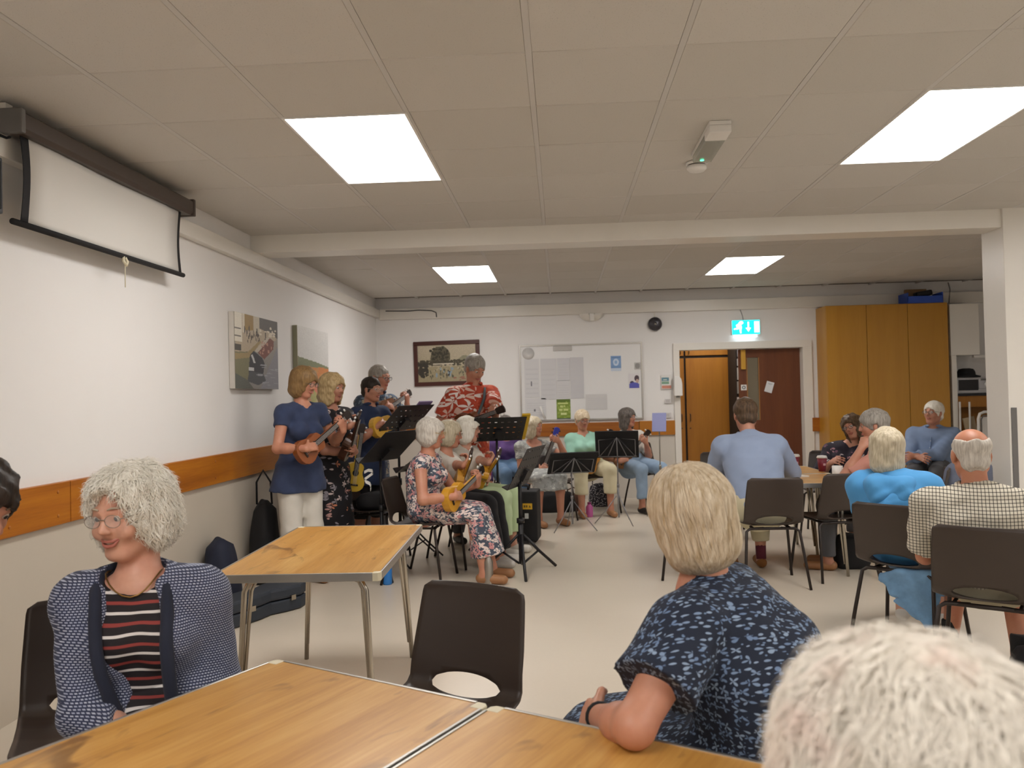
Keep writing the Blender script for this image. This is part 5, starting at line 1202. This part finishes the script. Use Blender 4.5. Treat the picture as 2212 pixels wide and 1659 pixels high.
dark_blouse = floral('dark_blouse', '#231d2a', ['#a9808a', '#cfc4c8', '#6a4456', '#231d2a'], 22, .42, 3, .9, .5)
batik = floral('batik_shirt', '#3d4a5c', ['#8494a4', '#5a6c80', '#b5a890'], 26, .5, 4, .9, .5)
t = NT('checked_shirt'); xyz = t.sep(t.co((66, 66, 66)))
def band(v, w): return t.math('LESS_THAN', t.math('FRACT', v), w)
gx, gz = band(t.math('ADD', xyz[0], 100.0), .22), band(t.math('ADD', xyz[2], 100.0), .22); gy = band(t.math('ADD', xyz[1], 100.0), .22)
both = t.math('ADD', gx, gz)
t.out(t.ramp(t.math('MULTIPLY', both, .5), [(0, '#cfc8b8'), (.3, '#6b665c'), (.8, '#24221f')], 'CONSTANT'), .85); t.bump(t.noise(t.co(), 250, 2), .1, .002); plaid = t.m
t = NT('knitted_cardigan'); br = t.n('ShaderNodeTexBrick'); cv = t.n('ShaderNodeCombineXYZ'); s3 = t.sep(t.co((1, 1, 1))); t.put(cv.inputs[0], t.math('ADD', s3[0], t.math('MULTIPLY', s3[1], .9))); t.put(cv.inputs[1], s3[2]); t.put(br.inputs['Vector'], cv.outputs[0])
br.inputs['Color1'].default_value = lin('#c0c5d6'); br.inputs['Color2'].default_value = lin('#a6adc6'); br.inputs['Mortar'].default_value = lin('#363c55'); br.inputs['Scale'].default_value = 42; br.inputs['Mortar Size'].default_value = .085; br.inputs['Brick Width'].default_value = .42; br.inputs['Row Height'].default_value = .27; br.inputs['Mortar Smooth'].default_value = .3
t.out(br.outputs['Color'], .95, sheen=.1); t.bump(t.math('SUBTRACT', 1.0, br.outputs['Fac']), .9, .006); knit = t.m
t = NT('striped_top'); c = t.co(); zz = t.math('ADD', t.sep(c)[2], t.math('MULTIPLY', t.noise(c, 5, 2), .02)); fz = t.math('FRACT', t.math('MULTIPLY', zz, 21.0))
t.out(t.ramp(fz, [(0, '#1d171b'), (.22, '#d8d2cf'), (.36, '#1d171b'), (.70, '#8e3a35'), (.86, '#1d171b')], 'CONSTANT'), .85); stripes = t.m

# ================================================================== the standing players
def uke_at(cx, cy, Y, hx, hy, far, col, label, s=1., head='#2a1d18', L=.45):
    c = at(cx, cy, Y); return (c, bone(c, hx, hy, L*s, far), col, label, s, head)
person('standing woman with a brown bob in a navy top and white trousers', at(657, 826, 6.05), at(646, 1022, 6.10), 128, 108, 18, 0, .98, mode='stand', seed=1, hair=dict(style='bob', mat=H_brown, len=.085, fringe=.02, vol=.004),
       sk=SK_F, top=dict(mat=navy_denim, sleeve=.2, hemdrop=.13, flare=.06, off=.012, neck='v', name='top'), bottom=dict(mat=white_cot, off=.018, flare=.015), fat=.96, shoes=dict(mat=shoe_tan), glasses='#6b5a4a',
       uke=uke_at(668, 968, 5.88, 752, 893, True, '#8a4a1e', 'reddish-brown ukulele held by the woman in white trousers'))
person('standing woman with wavy blonde hair in a long black floral dress', at(718, 838, 6.55), at(712, 1030, 6.6), 122, 112, 8, 0, 1.0, mode='stand', seed=2, hair=dict(style='bob', mat=H_sandy, len=.12, fringe=.01, vol=.008, noise=.005),
       top=dict(mat=black_floral, sleeve=.42, skirt=.80, hemw=.24, neck='v', name='dress', off=.014), shoes=dict(mat=shoe_tan), sk=SK_R,
       uke=uke_at(752, 965, 6.36, 772, 890, False, '#4a2c1c', 'dark brown ukulele held by the woman in the black floral dress'))
person('standing woman with short dark hair in a navy polo shirt', at(803, 842, 7.25), at(790, 1010, 7.3), 128, 118, 5, 0, .95, mode='stand', seed=3, hair=dict(style='short', mat=H_dark, vol=.004, fringe=.01), glasses='#c9b8a8', mouth=1,
       top=dict(mat=navy_polo, sleeve=.36, neck='collar', name='polo_shirt', hemdrop=.14, off=.016, loose=.012), bottom=dict(mat=black_cot, len=.52, name='shorts'), shoes=dict(mat=shoe_wht), sk=SK_R,
       uke=uke_at(824, 920, 7.08, 892, 890, True, '#d9a83e', 'pale yellow ukulele held by the woman in the navy polo'))
person('grey-haired man in glasses and patterned shirt standing behind the navy polo', at(820, 817, 7.85), at(800, 1015, 7.9), 125, 112, 8, 0, 1.03, True, mode='stand', seed=4, hair=dict(style='short', mat=H_grey, vol=.0), glasses='#4a4442',
       top=dict(mat=batik, sleeve=.38, neck='collar', hemdrop=.15, off=.018, loose=.014), bottom=dict(mat=greytr), shoes=dict(mat=shoe_blk), sk=SK_R,
       uke=uke_at(836, 882, 7.62, 884, 848, True, '#7a4a24', 'brown ukulele of the tall man in the patterned shirt'))
rI, JI = person('tall man in a red leaf-print shirt looking down at his ukulele', at(1026, 797, 7.75), at(1010, 1000, 7.85), 150, 140, 30, 0, 1.06, True, mode='stand', seed=5, hair=dict(style='short', mat=H_grey, vol=.006, fringe=.006), fat=1.08, belly=.05,
       top=dict(mat=hawaii, sleeve=.40, neck='collar', hemdrop=.15, off=.022, loose=.02), bottom=dict(mat=greytr), shoes=dict(mat=shoe_blk), sk=SK_R,
       uke=uke_at(1010, 912, 7.55, 1094, 880, False, '#6a3a1e', 'brown ukulele of the man in the red shirt', 1.1, L=.47))
nbI, tuI, sfI, srI = JI['nb'], JI['tu'], JI['sf'], JI['sr']
MB().tube([nbI-srI*.10-sfI*.03+tuI*.025, nbI-srI*.095+sfI*.06, nbI-srI*.06+sfI*.14-tuI*.10, nbI-srI*.0+sfI*.20-tuI*.20, nbI+srI*.05+sfI*.235-tuI*.28], .013, 8).build('instrument_strap', fabric('strap_grey', '#4d5a60'), rI)
# ================================================================== the seated players
person('seated silver-haired woman in a sleeveless pink floral dress playing', at(932, 936, 6.22), at(918, 1108, 6.24), 100, 98, 8, 0, 1.0, seed=6, hair=dict(style='bob', mat=H_wgrey, len=.055, vol=.004, fringe=.015), glasses='#c9a46a', sk=SK_F, kyph=.03,
       top=dict(mat=pink_floral, sleeve=.0, skirt=.74, hemw=.16, neck='v', name='dress', off=.012), shoes=dict(mat=shoe_tan), seat_fwd=.42, legfwd=.08,
       uke=uke_at(980, 1072, 6.02, 1040, 1012, True, '#d39a2c', 'golden yellow ukulele held by the woman in the pink floral dress'))
person('seated woman in black trousers half hidden behind the silver-haired player', at(972, 938, 6.78), at(952, 1098, 6.80), 100, 95, 8, 0, .98, seed=7, hair=dict(style='bob', mat=H_ash, len=.06, vol=.003, fringe=.015), glasses='#8a6a4a',
       top=dict(mat=white_cot, sleeve=.42, neck='round', name='blouse'), bottom=dict(mat=black_cot, off=.028, flare=.02), shoes=dict(mat=shoe_wht), seat_fwd=.44, legfwd=.06,
       uke=uke_at(990, 1042, 6.6, 1016, 972, False, '#cf9a3c', 'yellow ukulele of the half hidden woman in black trousers'))
person('seated woman with a white bob in white top and pale green trousers', at(1012, 928, 7.25), at(998, 1082, 7.30), 108, 98, 3, 0, .98, seed=8, hair=dict(style='bob', mat=H_white, len=.09, vol=.006, fringe=.015), glasses='#9a6a5a', mouth=1, sk=SK_P,
       top=dict(mat=white_cot, sleeve=.42, neck='round', name='blouse', off=.014), bottom=dict(mat=lime, off=.024, len=.88, flare=.012), shoes=dict(mat=shoe_wht), seat_fwd=.45,
       uke=uke_at(1042, 1030, 7.08, 1078, 974, False, '#d8a030', 'bright yellow ukulele held by the woman with the white bob'))
person('seated woman with pale blonde hair in a grey floral dress', at(1153, 922, 9.0), at(1150, 1046, 9.06), 152, 120, 0, 0, .96, seed=9, hair=dict(style='bob', mat=H_ash, len=.10, vol=.004, fringe=.0),
       top=dict(mat=grey_floral, sleeve=.25, skirt=.30, hemw=.2, neck='scoop', name='dress'), shoes=dict(mat=shoe_tan), spread=.13, sk=SK_R,
       uke=uke_at(1172, 1008, 8.86, 1204, 922, True, '#2f2a2a', 'black ukulele with a blue headstock of the grey dress player', 1., '#3b46b0'))
person('person in a purple top and blue jeans hidden behind the perforated music stand', at(1092, 918, 9.6), at(1092, 1040, 9.65), 160, 165, 5, 0, .96, seed=10, hair=dict(style='bob', mat=H_dgrey, len=.06), top=dict(mat=purple, sleeve=.9, neck='round', name='top'), bottom=dict(mat=jeansd), shoes=dict(mat=shoe_blk))
person('seated woman in a mint green top and cream trousers with short blonde hair', at(1258, 908, 9.6), at(1268, 1026, 9.68), 168, 160, 12, 0, .96, seed=11, hair=dict(style='short', mat=H_blonde, vol=.012, fringe=.012), glasses='#3a2c2a', sk=SK_R, fat=1.12,
       top=dict(mat=mint, sleeve=.42, neck='v', name='top', off=.014), bottom=dict(mat=cream_cot, off=.022, len=.80, flare=.01), shoes=dict(mat=shoe_tan), spread=.17, seat_fwd=.42,
       uke=uke_at(1276, 1000, 9.42, 1326, 922, False, '#c98f3c', 'light ukulele behind the wire stand of the mint top player'))
person('seated woman with long dark grey hair in white top and pale jeans', at(1356, 902, 9.85), at(1362, 1020, 9.92), 150, 128, 0, 0, .98, seed=12, hair=dict(style='long', mat=H_dgrey, len=.13, vol=.002, fringe=.02), glasses='#4a4a4a', mouth=1, sk=SK_R,
       top=dict(mat=white_cot, sleeve=.42, neck='round', name='top'), bottom=dict(mat=jeans, len=.9, off=.016), shoes=dict(mat=shoe_blk), spread=.14,
       uke=uke_at(1346, 990, 9.70, 1402, 930, False, '#8a5a30', 'brown ukulele of the far right player in pale jeans'))
# ================================================================== the audience on the right
person('man seated with his back to us in a pale blue shirt with short dark hair', at(1610, 898, 6.36), at(1640, 1110, 6.08), 0, 0, 14, 0, 1.04, True, seed=13, hair=dict(style='short', mat=H_dbrown, vol=.006), fat=1.12, sk=SK_R,
       top=dict(mat=blue_shirt, sleeve=.93, neck='collar', off=.026, loose=.012, hemdrop=.0, hem=0), bottom=dict(mat=cream_cot, off=.022, len=.86), shoes=dict(mat=shoe_brn, sock=sock_red), wl=at(1572, 1010, 6.66), wr=at(1680, 1008, 6.66), polel=V((-.55, -.1, -.8)), poler=V((.55, -.1, -.8)), shw=.19)
person('woman in a dark floral blouse with dark wavy hair and glasses leaning at the table', at(1842, 922, 7.75), at(1815, 1060, 7.85), 200, 225, 5, 18, .98, seed=14, hair=dict(style='long', mat=H_dbrown, len=.13, vol=.006, noise=.006), glasses='#1d1a1a', sk=SK_R, mouth=1,
       top=dict(mat=dark_blouse, sleeve=.46, neck='v', name='blouse', loose=.02, off=.016), bottom=dict(mat=greytr), shoes=dict(mat=shoe_blk), wl=at(1872, 1005, 7.6), wr=at(1795, 1000, 7.55))
person('grey-haired woman in profile resting her chin on her hand at the table', at(1886, 920, 6.35), at(1915, 1095, 6.32), -68, -76, 8, 0, .98, seed=15, hair=dict(style='short', mat=H_grey, vol=.014, fringe=.01), sk=SK_R,
       top=dict(mat=salmon, sleeve=.42, neck='round', name='top'), bottom=dict(mat=greytr), shoes=dict(mat=shoe_tan), wl=at(1861, 968, 6.22), wr=at(1850, 1030, 6.45), handL=(.9, 1.0, .6), polel=V((-.1, .25, -1)))
r, J = person('woman with pale straight hair in a bright blue hoodie, seen from behind', at(1914, 968, 4.66), V((1.92, 4.60, .55)), 30, 4, 4, 4, .97, seed=16, hair=dict(style='bob', mat=H_ash, len=.12, vol=.002), fat=1.15, sk=SK_P, kyph=.04,
       top=dict(mat=hoodie, sleeve=.95, neck='high', off=.035, loose=.014, name='hoodie', hemdrop=.12), bottom=dict(mat=jeansd, len=.9), shoes=dict(mat=shoe_wht), wl=V((2.0, 4.98, .64)), wr=V((2.2, 4.78, .64)))
nb, tu, sf, sr = J['nb'], J['tu'], J['sf'], J['sr']
volume('hood', [rcone(nb+sr*.12+tu*.005+sf*.03, nb+sr*.07-sf*.10-tu*.03, .045, .055, .05), rcone(nb-sr*.12+tu*.005+sf*.03, nb-sr*.07-sf*.10-tu*.03, .045, .055, .03), rcone(nb+sr*.07-sf*.10-tu*.03, nb-sr*.07-sf*.10-tu*.03, .055, .055, .05), rcone(nb+sr*.06-sf*.135-tu*.09, nb-sf*.13-tu*.17, .06, .035, .05), rcone(nb-sr*.06-sf*.135-tu*.09, nb-sf*.13-tu*.17, .06, .035, .03)], .009, hoodie, r, wob(5, .004, 30))
hc = volume('hanging_cloth', [sweep([((0, 0, .42), .19, .02), ((.02, .0, .30), .14, .018), ((.06, .0, .20), .05, .014), ((.07, 0, .15), .015, .012)], (1, 0, 0), .02)], .008, fabric('denim_print', '#6f97bd', .9, .45), None, wob(33, .008, 22))
hc.location = (1.84, 4.40, 0); hc.rotation_euler = (0, 0, math.radians(-42)); tag(hc, 'pale blue patterned cloth hanging below the hoodie wearer’s chair', 'cloth')
MB().tube([nb-sf*.165-tu*.12+sr*.0, nb-sf*.185-tu*.22+sr*.06, nb-sf*.17-tu*.34+sr*.15], .009, 6).build('bag_strap', black_cot, r)
person('bald man with a white fringe in a black and white checked shirt, seen from behind', at(2097, 984, 3.98), V((1.97, 3.88, .55)), 24, 10, 6, 0, 1.03, True, seed=17, vox=.008, hair=dict(style='bald', mat=H_wgrey, vol=-.002), sk=skin('skin_bald', '#bf8365', '#b8604a'), fat=1.12, kyph=.04,
       top=dict(mat=plaid, sleeve=.42, neck='collar', off=.024, loose=.02, hemdrop=.13), bottom=dict(mat=olive, len=.62), shoes=dict(mat=shoe_bei, sock=sock_blk), wl=V((2.0, 4.25, .62)), wr=V((2.28, 4.08, .62)), ankles=(V((2.0, 4.35, .085)), V((2.20, 4.08, .085))), shw=.20)
person('white-haired man in glasses and a chambray shirt sitting in front of the cupboard', at(2016, 893, 8.80), at(2012, 1020, 8.95), 212, 235, -4, 0, 1.0, True, seed=18, hair=dict(style='short', mat=H_white, vol=.008), glasses='#6a5a50', sk=SK_R, fat=1.12, belly=.05,
       top=dict(mat=blue_shirt2, sleeve=.93, neck='collar', off=.022, loose=.012, placket=1), bottom=dict(mat=greytr), shoes=dict(mat=shoe_blk), wl=at(1978, 985, 8.66), wr=at(1985, 988, 8.62))
ch = V((2.98, 6.62, 0)); rr = Rz(-30)
jk = empty('grey_jacket', ch, math.radians(30)); tag(jk, 'grey denim jacket hung over a chair back beside the blue hoodie', 'jacket')
volume('jacket_body', [sweep([((0, -.272, .80), .20, .035), ((0, -.26, .70), .225, .055), ((0, -.25, .55), .22, .05), ((0, -.245, .40), .21, .05)], (1, 0, 0), .02, flat1=True), rcone((.2, -.27, .76), (.235, -.24, .42), .05, .04, .03), rcone((-.2, -.27, .76), (-.235, -.24, .42), .05, .04, .03), rcone((-.09, -.29, .80), (.09, -.29, .80), .035, .035, .03)], .009, fabric('grey_denim', '#666d80', .9, .15), jk, wob(31, .006, 24))
# ================================================================== the people nearest the camera
A_head = at(280, 1112, 2.12)
r, J = person('smiling white-haired woman in a blue knitted cardigan over a striped top', A_head, at(366, 1570, 2.16), 168, 192, 6, 3, 1.0, vox=.0065, hvox=.005, seed=20, smile=1, glasses='#8d8478', sk=SK_P, kyph=.02, nod=.0,
       hair=dict(style='fluffy', mat=H_white, vol=-.004, noise=.005, freq=60, strands=4800, fly=.028, lift=.007, jit=.55, steps=6, step=.012, w=.0010, crown=(0, -.02, .16), rad=.6, down=.45),
       top=dict(mat=stripes, sleeve=.1, neck='round', name='striped_top', off=.010, vox=.007, wrinkle=1), bottom=dict(mat=stripes), shoes=dict(mat=shoe_blk), wl=V((-.87, 1.96, .56)), wr=V((-1.0, 1.90, .57)), polel=V((-.02, -.8, -.7)), poler=V((.9, -.3, -.7)), shw=.150, brow='#b5a692')
# cardigan: open at the front
nb, tu, sf, sr, h0 = J['nb'], J['tu'], J['sf'], J['sr'], J['h0']
off = .024; P = [sweep([(h0+(nb-h0)*a_-sf*.02*math.sin(max(0, min(1, a_))*math.pi), w_+off, d_+off) for a_, w_, d_ in FEM], sr, .03)]
for g in (-1, 1): P.append(ell(h0+(nb-h0)*.62+sr*g*.068+sf*(.085+.014), (.07, .058, .068), k=.04))
for S_, E_, W_ in ((J['SL'], J['EL'], J['Wl']), (J['SR'], J['ER'], J['Wr'])):
    P += [rcone(nb-tu*.02, S_, .045+off, .062+off*.7, .03), rcone(S_, E_, .06+off*.6, .05+off*.5, .03), rcone(E_, E_+(W_-E_)*.95, .05+off*.5, .04+off*.4, .02, flat=True)]
P.append(sweep([(h0+tu*.05, .20, .15), (h0-tu*.10, .215, .165)], sr, .02, flat1=True))
cut = [ell(nb+tu*.035+sf*.03, (.085, .075, .06), k=.006, sub=True), sweep([(nb+sf*.13+tu*.05, .080, .125), (nb+sf*.17-tu*.10, .078, .125), (nb+sf*.20-tu*.22, .070, .12), (h0+sf*.20+tu*.10, .058, .13), (h0+sf*.22-tu*.2, .06, .14)], sr, .006, sub=True)]
P += cut
volume('cardigan', P, .0065, knit, r, wob(9, .0025, 24))
band_m = fabric('navy_band', '#1d2233', .9)
for g in (-1, 1):
    pts = [nb+tu*.045-sf*.055+sr*g*.02, nb+tu*.03+sr*g*.088-sf*.005, nb+sr*g*.088+sf*.066-tu*.01, nb+sr*g*.088+sf*.115-tu*.08, nb+sr*g*.084+sf*.156-tu*.14, nb+sr*g*.080+sf*.170-tu*.20, nb+sr*g*.072+sf*.165-tu*.27, nb+sr*g*.066+sf*.145-tu*.34, nb+sr*g*.066+sf*.135-tu*.46]
    MB().tube(pts, [.012, .014, .016, .017, .017, .017, .017, .017, .017], 8).build('cardigan_band', band_m, r)
neck = [nb+tu*(.03-.055*math.sin(a)**2*(1 if math.sin(a) > 0 else 0))+sr*math.cos(a)*.070+sf*(math.sin(a)*.075+.012) for a in np.linspace(-.4, math.pi+.4, 15)]
MB().tube(neck, .0022, 6).build('necklace', plain('gold_chain', '#8a6a3a', .3, .8), r)
# person at the left edge
person('dark-haired person at the left edge, only hair and nose showing', at(-66, 1098, 1.95), at(-560, 1400, 1.98), 95, 100, 24, 0, 1.0, seed=21, vox=.008, hair=dict(style='short', mat=H_dark, vol=.02, fringe=.02, noise=.006, freq=70), sk=SK_R, wl=at(-420, 1600, 1.8), wr=at(-420, 1600, 1.95), top=dict(mat=navy_polo, sleeve=.9, neck='round'), bottom=dict(mat=greytr), shoes=dict(mat=shoe_blk))
# woman in navy at the right of the near tables
C_head = at(1490, 1112, 1.88)
elb = atz(1370, 1570, .745)
r, J = person('woman with a smooth blonde bob in a navy sprigged dress leaning on the table', C_head, at(1660, 1640, 1.90), -62, -28, 2, -14, 1.0, vox=.0068, hvox=.005, seed=22, fat=1.16, kyph=.05, nod=-.01, sk=SK_F,
       hair=dict(style='bob', mat=H_blonde, len=.082, vol=-.004, noise=.0015, freq=40, strands=3200, lift=.004, jit=.10, steps=9, step=.016, w=.0010, crown=(0, -.03, .14), rad=.5, down=1.0),
       top=dict(mat=navy_sprig, sleeve=.31, neck='round', name='dress', off=.020, loose=.026, skirt=.5, hemw=.2, vox=.007), shoes=dict(mat=shoe_blk), wl=bone(elb, 1290, 1548, .235, True), elL=elb, wr=at(1400, 1600, 2.05), polel=V((-.45, .35, -1.0)))
wv = (J['Wl']-J['EL']).normalized(); a_ = wv.orthogonal().normalized(); b_ = wv.cross(a_); c_ = J['Wl']-wv*.02
MB().tube([c_+(a_*math.cos(k*math.pi/8)+b_*math.sin(k*math.pi/8))*.0275 for k in range(16)], .007, 6, closed=True).build('wristwatch', m_blackm, r)
# head in the foreground at bottom right
person('white-haired person nearest the camera at the bottom right, seen from behind', at(1968, 1758, .66), at(1968, 1758, .66)+V((.02, -.06, -.62)), -5, -12, 6, 0, 1.0, seed=23, vox=.009, hvox=.005, sk=skin('skin_scalp', '#c9968a', '#c07a70'), fat=1.1,
       hair=dict(style='fluffy', mat=H_thin, vol=-.004, noise=.003, freq=45, strands=6500, fly=.02, lift=.006, jit=.45, steps=8, step=.013, w=.0009, crown=(0, -.04, .15), rad=.8, down=.5), top=dict(mat=blue_shirt2, sleeve=.9, neck='collar', off=.016), bottom=dict(mat=greytr), shoes=dict(mat=shoe_blk))
